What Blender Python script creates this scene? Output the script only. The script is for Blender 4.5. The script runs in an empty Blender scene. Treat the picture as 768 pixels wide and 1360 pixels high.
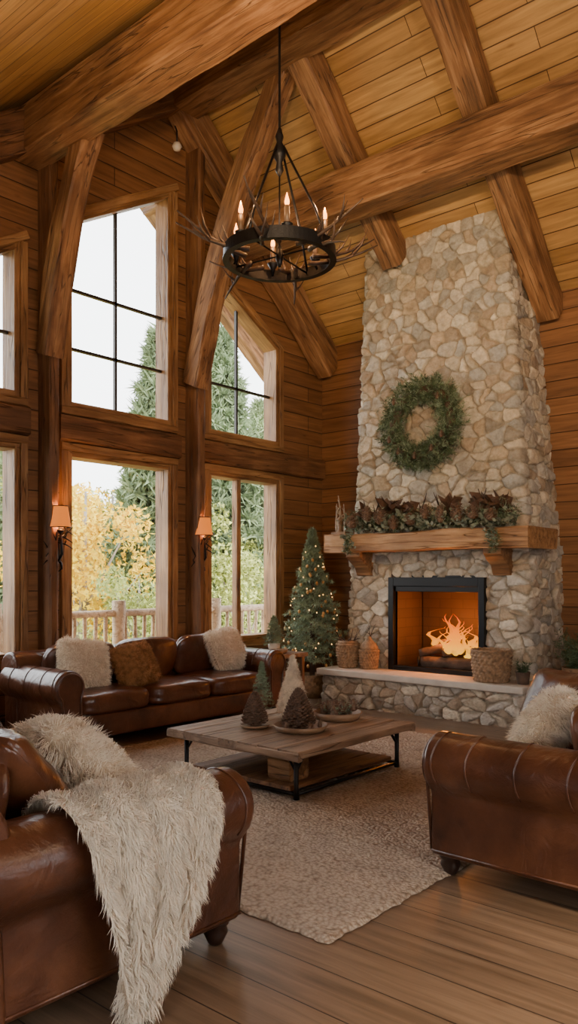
import bpy, bmesh, math, random
from mathutils import Vector, Matrix, noise
from mathutils.kdtree import KDTree
import numpy as np
random.seed(7)
RNG = np.random.default_rng(11)
pi = math.pi
COL = bpy.context.scene.collection

# ------------------------------------------------------------------ helpers
def empty(name, loc=(0, 0, 0), rotz=0.0, parent=None):
    o = bpy.data.objects.new(name, None)
    o.empty_display_size = 0.1
    o.location = loc
    o.rotation_euler = (0, 0, rotz)
    o.parent = parent
    COL.objects.link(o)
    return o

def mobj(name, V, F, mat, parent=None, smooth=False, loc=None, rot=None):
    me = bpy.data.meshes.new(name)
    V = V.tolist() if isinstance(V, np.ndarray) else [tuple(v) for v in V]
    F = F.tolist() if isinstance(F, np.ndarray) else F
    me.from_pydata(V, [], F)
    me.update()
    if smooth:
        me.polygons.foreach_set("use_smooth", [True] * len(me.polygons))
    if mat: me.materials.append(mat)
    o = bpy.data.objects.new(name, me)
    COL.objects.link(o)
    o.parent = parent
    if loc is not None: o.location = loc
    if rot is not None: o.rotation_euler = rot
    return o

def fix_normals(o):
    bm = bmesh.new(); bm.from_mesh(o.data)
    bmesh.ops.recalc_face_normals(bm, faces=bm.faces)
    bm.to_mesh(o.data); bm.free()

def bevel_mesh(o, w, seg=3, ang=40):
    bm = bmesh.new(); bm.from_mesh(o.data)
    bmesh.ops.recalc_face_normals(bm, faces=bm.faces)
    es = [e for e in bm.edges if len(e.link_faces) == 2 and e.calc_face_angle(0) > math.radians(ang)]
    bmesh.ops.bevel(bm, geom=es, offset=w, segments=seg, affect='EDGES', profile=0.5)
    for f in bm.faces: f.smooth = True
    bm.to_mesh(o.data); bm.free()
    m = o.modifiers.new("wn", 'WEIGHTED_NORMAL'); m.keep_sharp = True

def box(name, lo, hi, mat, parent=None, bev=0.0, loc=None, rot=None):
    x0, y0, z0 = lo; x1, y1, z1 = hi
    V = [(x0,y0,z0),(x1,y0,z0),(x1,y1,z0),(x0,y1,z0),(x0,y0,z1),(x1,y0,z1),(x1,y1,z1),(x0,y1,z1)]
    F = [(0,3,2,1),(4,5,6,7),(0,1,5,4),(1,2,6,5),(2,3,7,6),(3,0,4,7)]
    o = mobj(name, V, F, mat, parent, loc=loc, rot=rot)
    if bev > 0: bevel_mesh(o, bev)
    return o

def prism(name, poly, axis, a, b, mat, parent=None, bev=0.0):
    n = len(poly)
    def mk(p, t):
        if axis == 'x': return (t, p[0], p[1])
        if axis == 'y': return (p[0], t, p[1])
        return (p[0], p[1], t)
    V = [mk(p, a) for p in poly] + [mk(p, b) for p in poly]
    F = [list(range(n)), list(range(2*n-1, n-1, -1))]
    for i in range(n):
        j = (i+1) % n
        F.append([i, j, n+j, n+i])
    o = mobj(name, V, F, mat, parent)
    fix_normals(o)
    if bev > 0: bevel_mesh(o, bev)
    return o

def beam(name, p0, p1, w, h, mat, parent=None, rough=0.006, bev=0.018, up=(0,0,1), bow=0.0):
    p0 = Vector(p0); p1 = Vector(p1)
    d = p1 - p0; L = d.length; ex = d.normalized()
    upv = Vector(up)
    if abs(ex.dot(upv)) > 0.98: upv = Vector((0, 1, 0))
    ey = upv.cross(ex).normalized(); ez = ex.cross(ey).normalized()
    n = max(2, int(L / 0.12)); off = random.random()*50
    a, b, c = w/2, h/2, min(bev, w*0.2, h*0.2)
    sec = [(-a+c,-b),(a-c,-b),(a,-b+c),(a,b-c),(a-c,b),(-a+c,b),(-a,b-c),(-a,-b+c)]
    V = []; F = []
    for i in range(n+1):
        x = L*i/n
        bo = bow*math.sin(pi*i/n)
        for k, (y, z) in enumerate(sec):
            r = rough*(noise.noise(Vector((x*2.2+off, k*1.3, off)))*1.6)
            s = 1 + r/ max(a, b)*2
            V.append((x, y*s, z*s + bo + noise.noise(Vector((x*.8, off, 3)))*rough))
    for i in range(n):
        for k in range(8):
            F.append((i*8+k, i*8+(k+1)%8, (i+1)*8+(k+1)%8, (i+1)*8+k))
    F.append(tuple(range(7,-1,-1))); F.append(tuple(n*8+k for k in range(8)))
    o = mobj(name, V, F, mat, parent)
    fix_normals(o)
    M = Matrix((ex, ey, ez)).transposed().to_4x4(); M.translation = p0
    o.matrix_local = M
    return o

def tube(name, pts, rads, mat, parent=None, seg=10, cap=True):
    V, F = tube_np(pts, rads, seg, cap)
    return mobj(name, V, F, mat, parent, smooth=True)

def tube_np(pts, rads, seg=10, cap=True, base=0):
    pts = [Vector(p) for p in pts]
    if not hasattr(rads, '__len__'): rads = [rads]*len(pts)
    V = []; F = []
    t0 = (pts[1]-pts[0]).normalized()
    up = Vector((0,0,1)) if abs(t0.z) < .9 else Vector((1,0,0))
    nrm = t0.cross(up).normalized()
    for i, p in enumerate(pts):
        if i == 0: t = t0
        elif i == len(pts)-1: t = (pts[i]-pts[i-1]).normalized()
        else: t = (pts[i+1]-pts[i-1]).normalized()
        nrm = (nrm - t*nrm.dot(t)).normalized()
        bn = t.cross(nrm)
        for k in range(seg):
            a = 2*pi*k/seg
            V.append(tuple(p + (nrm*math.cos(a)+bn*math.sin(a))*rads[i]))
    for i in range(len(pts)-1):
        for k in range(seg):
            F.append([base+i*seg+k, base+i*seg+(k+1)%seg, base+(i+1)*seg+(k+1)%seg, base+(i+1)*seg+k])
    if cap:
        F.append([base+k for k in range(seg-1,-1,-1)])
        F.append([base+(len(pts)-1)*seg+k for k in range(seg)])
    return V, F

def multi(name, parts, mat, parent=None, smooth=True):
    V = []; F = []
    for v, f in parts:
        b = len(V); V += [tuple(q) for q in v]
        F += [[i+b for i in ff] for ff in f]
    return mobj(name, V, F, mat, parent, smooth=smooth)

def lathe_np(prof, seg=32, center=(0,0,0), ripple=None):
    V = []; F = []; n = len(prof)
    cx, cy, cz_ = center
    for i, (r, z) in enumerate(prof):
        for k in range(seg):
            a = 2*pi*k/seg
            rr = r + (ripple(a, i, z) if ripple else 0)
            V.append((cx+rr*math.cos(a), cy+rr*math.sin(a), cz_+z))
    for i in range(n-1):
        for k in range(seg):
            F.append([i*seg+k, i*seg+(k+1)%seg, (i+1)*seg+(k+1)%seg, (i+1)*seg+k])
    F.append([k for k in range(seg-1,-1,-1)]); F.append([(n-1)*seg+k for k in range(seg)])
    return V, F

def lathe(name, prof, mat, parent=None, seg=32, center=(0,0,0), ripple=None):
    V, F = lathe_np(prof, seg, center, ripple)
    return mobj(name, V, F, mat, parent, smooth=True)

def norm(a):
    return a/np.maximum(np.linalg.norm(a, axis=-1, keepdims=True), 1e-9)

def needles_np(twigs, per, nl, nw, spread=0.6):
    P0 = np.array([t[0] for t in twigs])[:, None, :]; P1 = np.array([t[1] for t in twigs])[:, None, :]
    T = len(twigs)
    t = RNG.random((T, per, 1))
    root = P0 + (P1-P0)*t
    d = norm(P1-P0)
    rad = RNG.normal(size=(T, per, 3)); rad = rad - d*np.sum(rad*d, -1, keepdims=True); rad = norm(rad)
    dr = norm(d*(1-spread)+rad*spread)
    tip = root + dr*nl*(0.7+0.5*RNG.random((T, per, 1)))
    side = norm(np.cross(dr, RNG.normal(size=(T, per, 3))))*nw/2
    V = np.stack([root-side, root+side, tip], axis=2).reshape(-1, 3)
    F = np.arange(len(V)).reshape(-1, 3)
    return V, F

def sample_obj(o, n, zfilter=None):
    me = o.data; me.calc_loop_triangles()
    V = np.empty(len(me.vertices)*3); me.vertices.foreach_get("co", V); V = V.reshape(-1, 3)
    T = np.empty(len(me.loop_triangles)*3, dtype=np.int32); me.loop_triangles.foreach_get("vertices", T); T = T.reshape(-1, 3)
    A, B, C = V[T[:,0]], V[T[:,1]], V[T[:,2]]
    cr = np.cross(B-A, C-A); ar = np.linalg.norm(cr, axis=1)
    idx = RNG.choice(len(T), size=n, p=ar/ar.sum())
    u = RNG.random((n,1)); v = RNG.random((n,1)); m = (u+v) > 1
    u = np.where(m, 1-u, u); v = np.where(m, 1-v, v)
    return A[idx]+(B[idx]-A[idx])*u+(C[idx]-A[idx])*v, norm(cr[idx])

def fur(name, base, n, length, width, mat, down=(0,0,-1), droop=0.5, parent=None, clumps=250, wild=1.0, pull=0.25):
    P, Nn = sample_obj(base, n)
    cp = P[RNG.integers(0, n, size=clumps)]
    kd = KDTree(clumps)
    for i, c in enumerate(cp): kd.insert(c, i)
    kd.balance()
    ci = np.array([kd.find(p)[1] for p in P])
    cj = RNG.normal(size=(clumps, 3))*0.55*wild
    ctr = cp[ci]
    L = (length*(0.6+0.7*RNG.random((n,1))))
    dwn = np.array(down)[None, :]
    d1 = norm(Nn*(.5+.5*wild) + cj[ci]*0.5 + RNG.normal(size=(n,3))*0.25*wild + dwn*droop*(1-wild)*.8)
    mid = P + d1*L*0.5 + dwn*L*droop*0.15
    tip = mid + norm(Nn*0.45*wild + cj[ci] + RNG.normal(size=(n,3))*0.3*wild + dwn*droop*1.3)*L*0.55
    tip = tip*(1-pull) + (ctr + (tip-P))*pull
    side = norm(np.cross(d1, RNG.normal(size=(n,3))))*width/2
    V = np.stack([P-side, P+side, mid+side*0.9, mid-side*0.9, tip], axis=1).reshape(-1, 3)
    b = (np.arange(n)*5)[:, None]
    Q = (b+np.array([[0,1,2,3]])).tolist(); T = (b+np.array([[3,2,4]])).tolist()
    o = mobj(name, V, Q+T, mat, parent, smooth=True)
    return o

# ------------------------------------------------------------------ materials
def newmat(name):
    m = bpy.data.materials.new(name); m.use_nodes = True
    nt = m.node_tree; b = nt.nodes["Principled BSDF"]
    return m, nt, b

def N(nt, t, **kw):
    n = nt.nodes.new(t)
    for k, v in kw.items():
        if k.startswith("i_"):
            n.inputs[k[2:].replace("_", " ")].default_value = v
        else: setattr(n, k, v)
    return n

def ramp(nt, stops):
    r = nt.nodes.new("ShaderNodeValToRGB")
    e = r.color_ramp.elements
    while len(e) < len(stops): e.new(0.5)
    for i, (p, c) in enumerate(stops):
        e[i].position = p; e[i].color = (*c, 1) if len(c) == 3 else c
    return r

def simple(name, col, rough=0.5, metal=0.0, emit=None, estr=0.0, var=0.0, vscale=8.0, bump=0.0, bscale=60.0, sheen=0.0):
    m, nt, b = newmat(name)
    b.inputs["Base Color"].default_value = (*col, 1)
    b.inputs["Roughness"].default_value = rough
    b.inputs["Metallic"].default_value = metal
    if sheen: b.inputs["Sheen Weight"].default_value = sheen
    tc = N(nt, "ShaderNodeTexCoord")
    if var > 0:
        n = N(nt, "ShaderNodeTexNoise", i_Scale=vscale, i_Detail=5.0)
        nt.links.new(tc.outputs["Object"], n.inputs["Vector"])
        r = ramp(nt, [(0.3, tuple(c*(1-var) for c in col)), (0.7, tuple(min(1, c*(1+var)) for c in col))])
        nt.links.new(n.outputs["Fac"], r.inputs["Fac"]); nt.links.new(r.outputs["Color"], b.inputs["Base Color"])
    if bump > 0:
        n = N(nt, "ShaderNodeTexNoise", i_Scale=bscale, i_Detail=4.0)
        nt.links.new(tc.outputs["Object"], n.inputs["Vector"])
        bp = N(nt, "ShaderNodeBump", i_Strength=bump, i_Distance=0.01)
        nt.links.new(n.outputs["Fac"], bp.inputs["Height"]); nt.links.new(bp.outputs["Normal"], b.inputs["Normal"])
    if emit:
        b.inputs["Emission Color"].default_value = (*emit, 1); b.inputs["Emission Strength"].default_value = estr
    return m

def timber(name, dark, mid, light, rough=0.6, gs=7.0):
    m, nt, b = newmat(name)
    tc = N(nt, "ShaderNodeTexCoord")
    oi = N(nt, "ShaderNodeObjectInfo")
    va = N(nt, "ShaderNodeVectorMath", operation='MULTIPLY_ADD')
    va.inputs[1].default_value = (0.7, gs, gs)
    cm = N(nt, "ShaderNodeCombineXYZ")
    mu = N(nt, "ShaderNodeMath", operation='MULTIPLY'); mu.inputs[1].default_value = 37.0
    nt.links.new(oi.outputs["Random"], mu.inputs[0]); nt.links.new(mu.outputs[0], cm.inputs[0]); nt.links.new(mu.outputs[0], cm.inputs[1])
    nt.links.new(tc.outputs["Object"], va.inputs[0]); nt.links.new(cm.outputs[0], va.inputs[2])
    n1 = N(nt, "ShaderNodeTexNoise", i_Scale=2.2, i_Detail=7.0, i_Roughness=0.62, i_Distortion=0.4)
    nt.links.new(va.outputs[0], n1.inputs["Vector"])
    r1 = ramp(nt, [(0.28, dark), (0.5, mid), (0.72, light)])
    nt.links.new(n1.outputs["Fac"], r1.inputs["Fac"])
    n2 = N(nt, "ShaderNodeTexNoise", i_Scale=1.6, i_Detail=3.0)
    nt.links.new(tc.outputs["Object"], n2.inputs["Vector"])
    r2 = ramp(nt, [(0.3, (0.58, 0.54, 0.50)), (0.65, (1.1, 1.08, 1.05))])
    nt.links.new(n2.outputs["Fac"], r2.inputs["Fac"])
    mx = N(nt, "ShaderNodeMix", data_type='RGBA', blend_type='MULTIPLY'); mx.inputs[0].default_value = 1.0
    nt.links.new(r1.outputs["Color"], mx.inputs[6]); nt.links.new(r2.outputs["Color"], mx.inputs[7])
    va2 = N(nt, "ShaderNodeVectorMath", operation='MULTIPLY_ADD'); va2.inputs[1].default_value = (0.5, 9, 9)
    nt.links.new(tc.outputs["Object"], va2.inputs[0]); nt.links.new(cm.outputs[0], va2.inputs[2])
    n3 = N(nt, "ShaderNodeTexNoise", i_Scale=1.4, i_Detail=2.0)
    nt.links.new(va2.outputs[0], n3.inputs["Vector"])
    r3 = ramp(nt, [(0.484, (1,1,1)), (0.5, (0.2,0.16,0.13)), (0.516, (1,1,1))])
    nt.links.new(n3.outputs["Fac"], r3.inputs["Fac"])
    mx2 = N(nt, "ShaderNodeMix", data_type='RGBA', blend_type='MULTIPLY'); mx2.inputs[0].default_value = 0.8
    nt.links.new(mx.outputs[2], mx2.inputs[6]); nt.links.new(r3.outputs["Color"], mx2.inputs[7])
    nt.links.new(mx2.outputs[2], b.inputs["Base Color"])
    bp = N(nt, "ShaderNodeBump", i_Strength=0.6, i_Distance=0.02)
    ad = N(nt, "ShaderNodeMath", operation='ADD')
    nt.links.new(n1.outputs["Fac"], ad.inputs[0]); nt.links.new(r3.outputs["Color"], ad.inputs[1])
    nt.links.new(ad.outputs[0], bp.inputs["Height"]); nt.links.new(bp.outputs["Normal"], b.inputs["Normal"])
    b.inputs["Roughness"].default_value = rough
    return m

def planks(name, c1, c2, gap, along, across, row, width, rough=0.5, grain=0.5, gapw=0.004, logs=0.0, spec=0.5, bumpd=0.008):
    m, nt, b = newmat(name)
    g = N(nt, "ShaderNodeNewGeometry"); s = N(nt, "ShaderNodeSeparateXYZ")
    nt.links.new(g.outputs["Position"], s.inputs[0])
    c = N(nt, "ShaderNodeCombineXYZ")
    nt.links.new(s.outputs[along], c.inputs[0]); nt.links.new(s.outputs[across], c.inputs[1])
    br = N(nt, "ShaderNodeTexBrick")
    br.inputs["Scale"].default_value = 1.0
    br.inputs["Brick Width"].default_value = width; br.inputs["Row Height"].default_value = row
    br.inputs["Mortar Size"].default_value = gapw; br.inputs["Mortar Smooth"].default_value = 0.2
    br.inputs["Color1"].default_value = (*c1, 1); br.inputs["Color2"].default_value = (*c2, 1)
    br.inputs["Mortar"].default_value = (*gap, 1); br.inputs["Bias"].default_value = 0.0
    br.offset = 0.37
    nt.links.new(c.outputs[0], br.inputs["Vector"])
    mp = N(nt, "ShaderNodeMapping"); mp.inputs["Scale"].default_value = (0.9, 16, 1)
    nt.links.new(c.outputs[0], mp.inputs["Vector"])
    n1 = N(nt, "ShaderNodeTexNoise", i_Scale=1.5, i_Detail=7.0, i_Roughness=0.6, i_Distortion=0.6)
    nt.links.new(mp.outputs[0], n1.inputs["Vector"])
    lo = 1-grain
    r1 = ramp(nt, [(0.3, (lo, lo*0.95, lo*0.88)), (0.7, (1.12, 1.12, 1.12))])
    nt.links.new(n1.outputs["Fac"], r1.inputs["Fac"])
    mx = N(nt, "ShaderNodeMix", data_type='RGBA', blend_type='MULTIPLY'); mx.inputs[0].default_value = 1.0
    nt.links.new(br.outputs["Color"], mx.inputs[6]); nt.links.new(r1.outputs["Color"], mx.inputs[7])
    mp2 = N(nt, "ShaderNodeMapping"); mp2.inputs["Scale"].default_value = (1.6, 5, 1)
    nt.links.new(c.outputs[0], mp2.inputs["Vector"])
    v = N(nt, "ShaderNodeTexVoronoi", i_Scale=1.0); nt.links.new(mp2.outputs[0], v.inputs["Vector"])
    r2 = ramp(nt, [(0.0, (0.45, 0.36, 0.3)), (0.09, (1, 1, 1))]); nt.links.new(v.outputs["Distance"], r2.inputs["Fac"])
    mx2 = N(nt, "ShaderNodeMix", data_type='RGBA', blend_type='MULTIPLY'); mx2.inputs[0].default_value = 0.8
    nt.links.new(mx.outputs[2], mx2.inputs[6]); nt.links.new(r2.outputs["Color"], mx2.inputs[7])
    nt.links.new(mx2.outputs[2], b.inputs["Base Color"])
    bp = N(nt, "ShaderNodeBump", i_Strength=0.7, i_Distance=bumpd); bp.invert = True
    nt.links.new(br.outputs["Fac"], bp.inputs["Height"])
    bp2 = N(nt, "ShaderNodeBump", i_Strength=0.25, i_Distance=0.004)
    nt.links.new(n1.outputs["Fac"], bp2.inputs["Height"]); nt.links.new(bp.outputs["Normal"], bp2.inputs["Normal"]); last = bp2
    if logs > 0:
        a = N(nt, "ShaderNodeMath", operation='MULTIPLY'); a.inputs[1].default_value = pi/row
        nt.links.new(s.outputs[across], a.inputs[0])
        sn = N(nt, "ShaderNodeMath", operation='SINE'); nt.links.new(a.outputs[0], sn.inputs[0])
        ab = N(nt, "ShaderNodeMath", operation='ABSOLUTE'); nt.links.new(sn.outputs[0], ab.inputs[0])
        pw = N(nt, "ShaderNodeMath", operation='POWER'); pw.inputs[1].default_value = 0.3
        nt.links.new(ab.outputs[0], pw.inputs[0])
        bp3 = N(nt, "ShaderNodeBump", i_Strength=1.0, i_Distance=logs)
        nt.links.new(pw.outputs[0], bp3.inputs["Height"]); nt.links.new(last.outputs["Normal"], bp3.inputs["Normal"]); last = bp3
    nt.links.new(last.outputs["Normal"], b.inputs["Normal"])
    b.inputs["Roughness"].default_value = rough
    b.inputs["Specular IOR Level"].default_value = spec
    return m

M_ceil = planks("ceiling_planks", (0.58,0.345,0.13), (0.44,0.245,0.085), (0.09,0.04,0.014), 0, 1, 0.135, 2.9, 0.48, 0.42)
M_floor = planks("floor_planks", (0.28,0.180,0.113), (0.185,0.116,0.072), (0.035,0.02,0.012), 0, 1, 0.23, 2.5, 0.34, 0.48, 0.003)
M_wallF = planks("plank_wall_x", (0.32,0.145,0.055), (0.23,0.102,0.038), (0.045,0.018,0.007), 0, 2, 0.19, 5.0, 0.55, 0.45, 0.005, logs=0.006)
M_wallW = planks("plank_wall_y", (0.32,0.145,0.055), (0.23,0.102,0.038), (0.045,0.018,0.007), 1, 2, 0.19, 5.0, 0.55, 0.45, 0.005, logs=0.006)
M_timb = timber("hewn_timber", (0.10,0.042,0.017), (0.27,0.132,0.055), (0.50,0.285,0.135))
M_timbD = timber("post_timber", (0.075,0.031,0.012), (0.19,0.085,0.034), (0.32,0.16,0.068))
M_frame = timber("window_frame_wood", (0.18,0.08,0.03), (0.35,0.18,0.07), (0.51,0.295,0.13), 0.5)
M_mant = timber("mantel_timber", (0.20,0.095,0.04), (0.42,0.225,0.10), (0.60,0.365,0.185), 0.55)
M_table = timber("table_wood", (0.15,0.092,0.058), (0.30,0.195,0.127), (0.44,0.305,0.21), 0.5)
M_deck = timber("deck_wood", (0.36,0.25,0.15), (0.52,0.38,0.25), (0.65,0.5,0.35), 0.7)
M_mull = simple("mullion_dark", (0.035,0.03,0.028), 0.45)
M_iron = simple("black_iron", (0.018,0.017,0.018), 0.42, 0.7, bump=0.15, bscale=90)
M_black = simple("black_steel", (0.012,0.012,0.013), 0.35, 0.6)
M_antler = simple("antler_bone", (0.055,0.03,0.018), 0.55, var=0.5, vscale=12)
M_antlerL = simple("antler_light", (0.36,0.27,0.19), 0.5, var=0.35, vscale=14)
M_slab = simple("hearth_slab_stone", (0.58,0.52,0.44), 0.6, var=0.15, vscale=5, bump=0.3, bscale=30)
M_cream = simple("cream_fur", (0.87,0.77,0.62), 0.9, var=0.14, vscale=14, sheen=0.3)
M_creamB = simple("cream_fur_base", (0.60,0.48,0.34), 0.95)
M_brownf = simple("brown_fur", (0.36,0.17,0.06), 0.9, var=0.4, vscale=20)
M_darkf = simple("dark_fur", (0.05,0.036,0.03), 0.9, var=0.3, vscale=20)
M_pine = simple("pine_needles", (0.08,0.12,0.052), 0.6, var=0.5, vscale=9)
M_pineL = simple("spruce_needles", (0.23,0.29,0.18), 0.6, var=0.4, vscale=7)
M_cone = simple("pinecone_scales", (0.14,0.075,0.043), 0.65, var=0.45, vscale=30)
M_coneL = simple("pinecone_scales_light", (0.19,0.105,0.06), 0.65, var=0.45, vscale=30)
M_leafb = simple("dried_leaf", (0.13,0.068,0.04), 0.5, var=0.5, vscale=15)
M_eucal = simple("eucalyptus_leaf", (0.25,0.275,0.20), 0.6, var=0.35, vscale=12)
M_wick = simple("wicker", (0.29,0.18,0.10), 0.7, var=0.4, vscale=25, bump=0.4, bscale=80)
M_bark = simple("bark", (0.10,0.06,0.04), 0.85, var=0.5, vscale=9, bump=0.8, bscale=25)
M_bowl = simple("turned_wood", (0.27,0.16,0.088), 0.5, var=0.3, vscale=9)
M_white = simple("frosted_tree_white", (0.72,0.59,0.44), 0.8, var=0.2, vscale=20)
M_gold = simple("gold_ornament", (0.55,0.30,0.1), 0.4, 0.4)
M_candle = simple("candle_sleeve", (0.12,0.07,0.04), 0.5)
M_bulb = simple("flame_bulb", (1,0.5,0.15), 0.4, emit=(1,0.30,0.04), estr=7)
M_twink = simple("fairy_bulb", (1,0.6,0.25), 0.4, emit=(1,0.5,0.15), estr=5)
M_shade = simple("lampshade_linen", (0.25,0.085,0.02), 0.85, emit=(1,0.24,0.028), estr=0.95)
M_shade2 = simple("fill_shade_linen", (0.8,0.6,0.4), 0.8, emit=(1,0.6,0.3), estr=1.0)  # glowing shade of the added fill pendants
M_ground = simple("forest_ground", (0.33,0.33,0.18), 0.9, var=0.4, vscale=0.4)

def leather():
    m, nt, b = newmat("brown_leather")
    tc = N(nt, "ShaderNodeTexCoord")
    n = N(nt, "ShaderNodeTexNoise", i_Scale=3.0, i_Detail=6.0, i_Roughness=0.6); nt.links.new(tc.outputs["Object"], n.inputs["Vector"])
    r = ramp(nt, [(0.28, (0.035,0.0115,0.006)), (0.5, (0.090,0.030,0.0135)), (0.75, (0.185,0.070,0.031))])
    nt.links.new(n.outputs["Fac"], r.inputs["Fac"]); nt.links.new(r.outputs["Color"], b.inputs["Base Color"])
    v = N(nt, "ShaderNodeTexVoronoi", i_Scale=130.0); nt.links.new(tc.outputs["Object"], v.inputs["Vector"])
    n2 = N(nt, "ShaderNodeTexNoise", i_Scale=7.0, i_Detail=4.0, i_Distortion=1.5); nt.links.new(tc.outputs["Object"], n2.inputs["Vector"])
    b1 = N(nt, "ShaderNodeBump", i_Strength=0.12, i_Distance=0.004); nt.links.new(v.outputs["Distance"], b1.inputs["Height"])
    b2 = N(nt, "ShaderNodeBump", i_Strength=0.5, i_Distance=0.02); nt.links.new(n2.outputs["Fac"], b2.inputs["Height"])
    nt.links.new(b1.outputs["Normal"], b2.inputs["Normal"]); nt.links.new(b2.outputs["Normal"], b.inputs["Normal"])
    b.inputs["Roughness"].default_value = 0.29
    b.inputs["Coat Weight"].default_value = 0.25; b.inputs["Coat Roughness"].default_value = 0.22
    return m
M_leath = leather()
M_foot = simple("dark_foot_wood", (0.03,0.014,0.009), 0.35)

def stone_mat():
    m, nt, b = newmat("fieldstone")
    at = N(nt, "ShaderNodeAttribute", attribute_name="col")
    tc = N(nt, "ShaderNodeTexCoord")
    n = N(nt, "ShaderNodeTexNoise", i_Scale=11.0, i_Detail=8.0, i_Roughness=0.7); nt.links.new(tc.outputs["Object"], n.inputs["Vector"])
    r = ramp(nt, [(0.3, (0.60,0.57,0.53)), (0.68, (1.2,1.18,1.14))]); nt.links.new(n.outputs["Fac"], r.inputs["Fac"])
    mx = N(nt, "ShaderNodeMix", data_type='RGBA', blend_type='MULTIPLY'); mx.inputs[0].default_value = 1.0
    nt.links.new(at.outputs["Color"], mx.inputs[6]); nt.links.new(r.outputs["Color"], mx.inputs[7])
    nt.links.new(mx.outputs[2], b.inputs["Base Color"])
    n2 = N(nt, "ShaderNodeTexNoise", i_Scale=26.0, i_Detail=7.0, i_Roughness=.65); nt.links.new(tc.outputs["Object"], n2.inputs["Vector"])
    bp = N(nt, "ShaderNodeBump", i_Strength=0.9, i_Distance=0.02); nt.links.new(n2.outputs["Fac"], bp.inputs["Height"])
    nt.links.new(bp.outputs["Normal"], b.inputs["Normal"])
    b.inputs["Roughness"].default_value = 0.85
    return m
M_stone = stone_mat()

def rug_mat():
    m, nt, b = newmat("woven_wool")
    tc = N(nt, "ShaderNodeTexCoord")
    v = N(nt, "ShaderNodeTexVoronoi", i_Scale=52.0); nt.links.new(tc.outputs["Object"], v.inputs["Vector"])
    r = ramp(nt, [(0.0, (0.56,0.46,0.36)), (0.5, (0.46,0.365,0.28)), (0.9, (0.29,0.215,0.155))])
    nt.links.new(v.outputs["Distance"], r.inputs["Fac"])
    n = N(nt, "ShaderNodeTexNoise", i_Scale=5.0, i_Detail=4.0); nt.links.new(tc.outputs["Object"], n.inputs["Vector"])
    r2 = ramp(nt, [(0.3, (0.84,0.83,0.82)), (0.7, (1.06,1.05,1.03))]); nt.links.new(n.outputs["Fac"], r2.inputs["Fac"])
    mx = N(nt, "ShaderNodeMix", data_type='RGBA', blend_type='MULTIPLY'); mx.inputs[0].default_value = 1.0
    nt.links.new(r.outputs["Color"], mx.inputs[6]); nt.links.new(r2.outputs["Color"], mx.inputs[7])
    nt.links.new(mx.outputs[2], b.inputs["Base Color"])
    bp = N(nt, "ShaderNodeBump", i_Strength=1.0, i_Distance=0.014); bp.invert = True
    nt.links.new(v.outputs["Distance"], bp.inputs["Height"]); nt.links.new(bp.outputs["Normal"], b.inputs["Normal"])
    b.inputs["Roughness"].default_value = 0.95
    return m
M_rug = rug_mat()

def glass_mat():
    m = bpy.data.materials.new("window_glass"); m.use_nodes = True
    nt = m.node_tree; nt.nodes.clear()
    t = N(nt, "ShaderNodeBsdfTransparent"); g = N(nt, "ShaderNodeBsdfGlossy"); g.inputs["Roughness"].default_value = 0.02
    t.inputs[0].default_value = (0.97,0.985,0.98,1)
    mx = N(nt, "ShaderNodeMixShader"); mx.inputs[0].default_value = 0.04
    o = N(nt, "ShaderNodeOutputMaterial")
    nt.links.new(t.outputs[0], mx.inputs[1]); nt.links.new(g.outputs[0], mx.inputs[2]); nt.links.new(mx.outputs[0], o.inputs[0])
    return m
M_glass = glass_mat()

def fire_mat():
    m = bpy.data.materials.new("fire_flame"); m.use_nodes = True
    nt = m.node_tree; nt.nodes.clear()
    tc = N(nt, "ShaderNodeTexCoord"); s = N(nt, "ShaderNodeSeparateXYZ")
    nt.links.new(tc.outputs["Generated"], s.inputs[0])
    r = ramp(nt, [(0.0, (1,0.52,0.04)), (0.35, (1,0.30,0.006)), (1.0, (0.9,0.07,0.0))])
    nt.links.new(s.outputs[2], r.inputs["Fac"])
    em = N(nt, "ShaderNodeEmission"); em.inputs[1].default_value = 1.9
    nt.links.new(r.outputs["Color"], em.inputs[0])
    t = N(nt, "ShaderNodeBsdfTransparent")
    lw = N(nt, "ShaderNodeLayerWeight"); lw.inputs[0].default_value = 0.4
    ad = N(nt, "ShaderNodeMath", operation='MULTIPLY_ADD'); ad.inputs[1].default_value = 0.5; ad.use_clamp = True
    nt.links.new(s.outputs[2], ad.inputs[0]); nt.links.new(lw.outputs["Facing"], ad.inputs[2])
    mx = N(nt, "ShaderNodeMixShader")
    nt.links.new(ad.outputs[0], mx.inputs[0]); nt.links.new(em.outputs[0], mx.inputs[1]); nt.links.new(t.outputs[0], mx.inputs[2])
    o = N(nt, "ShaderNodeOutputMaterial"); nt.links.new(mx.outputs[0], o.inputs[0])
    return m
M_fire = fire_mat()
M_ember = simple("embers", (0.05,0.02,0.01), 0.9, emit=(1,0.11,0.005), estr=2.0)

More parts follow.
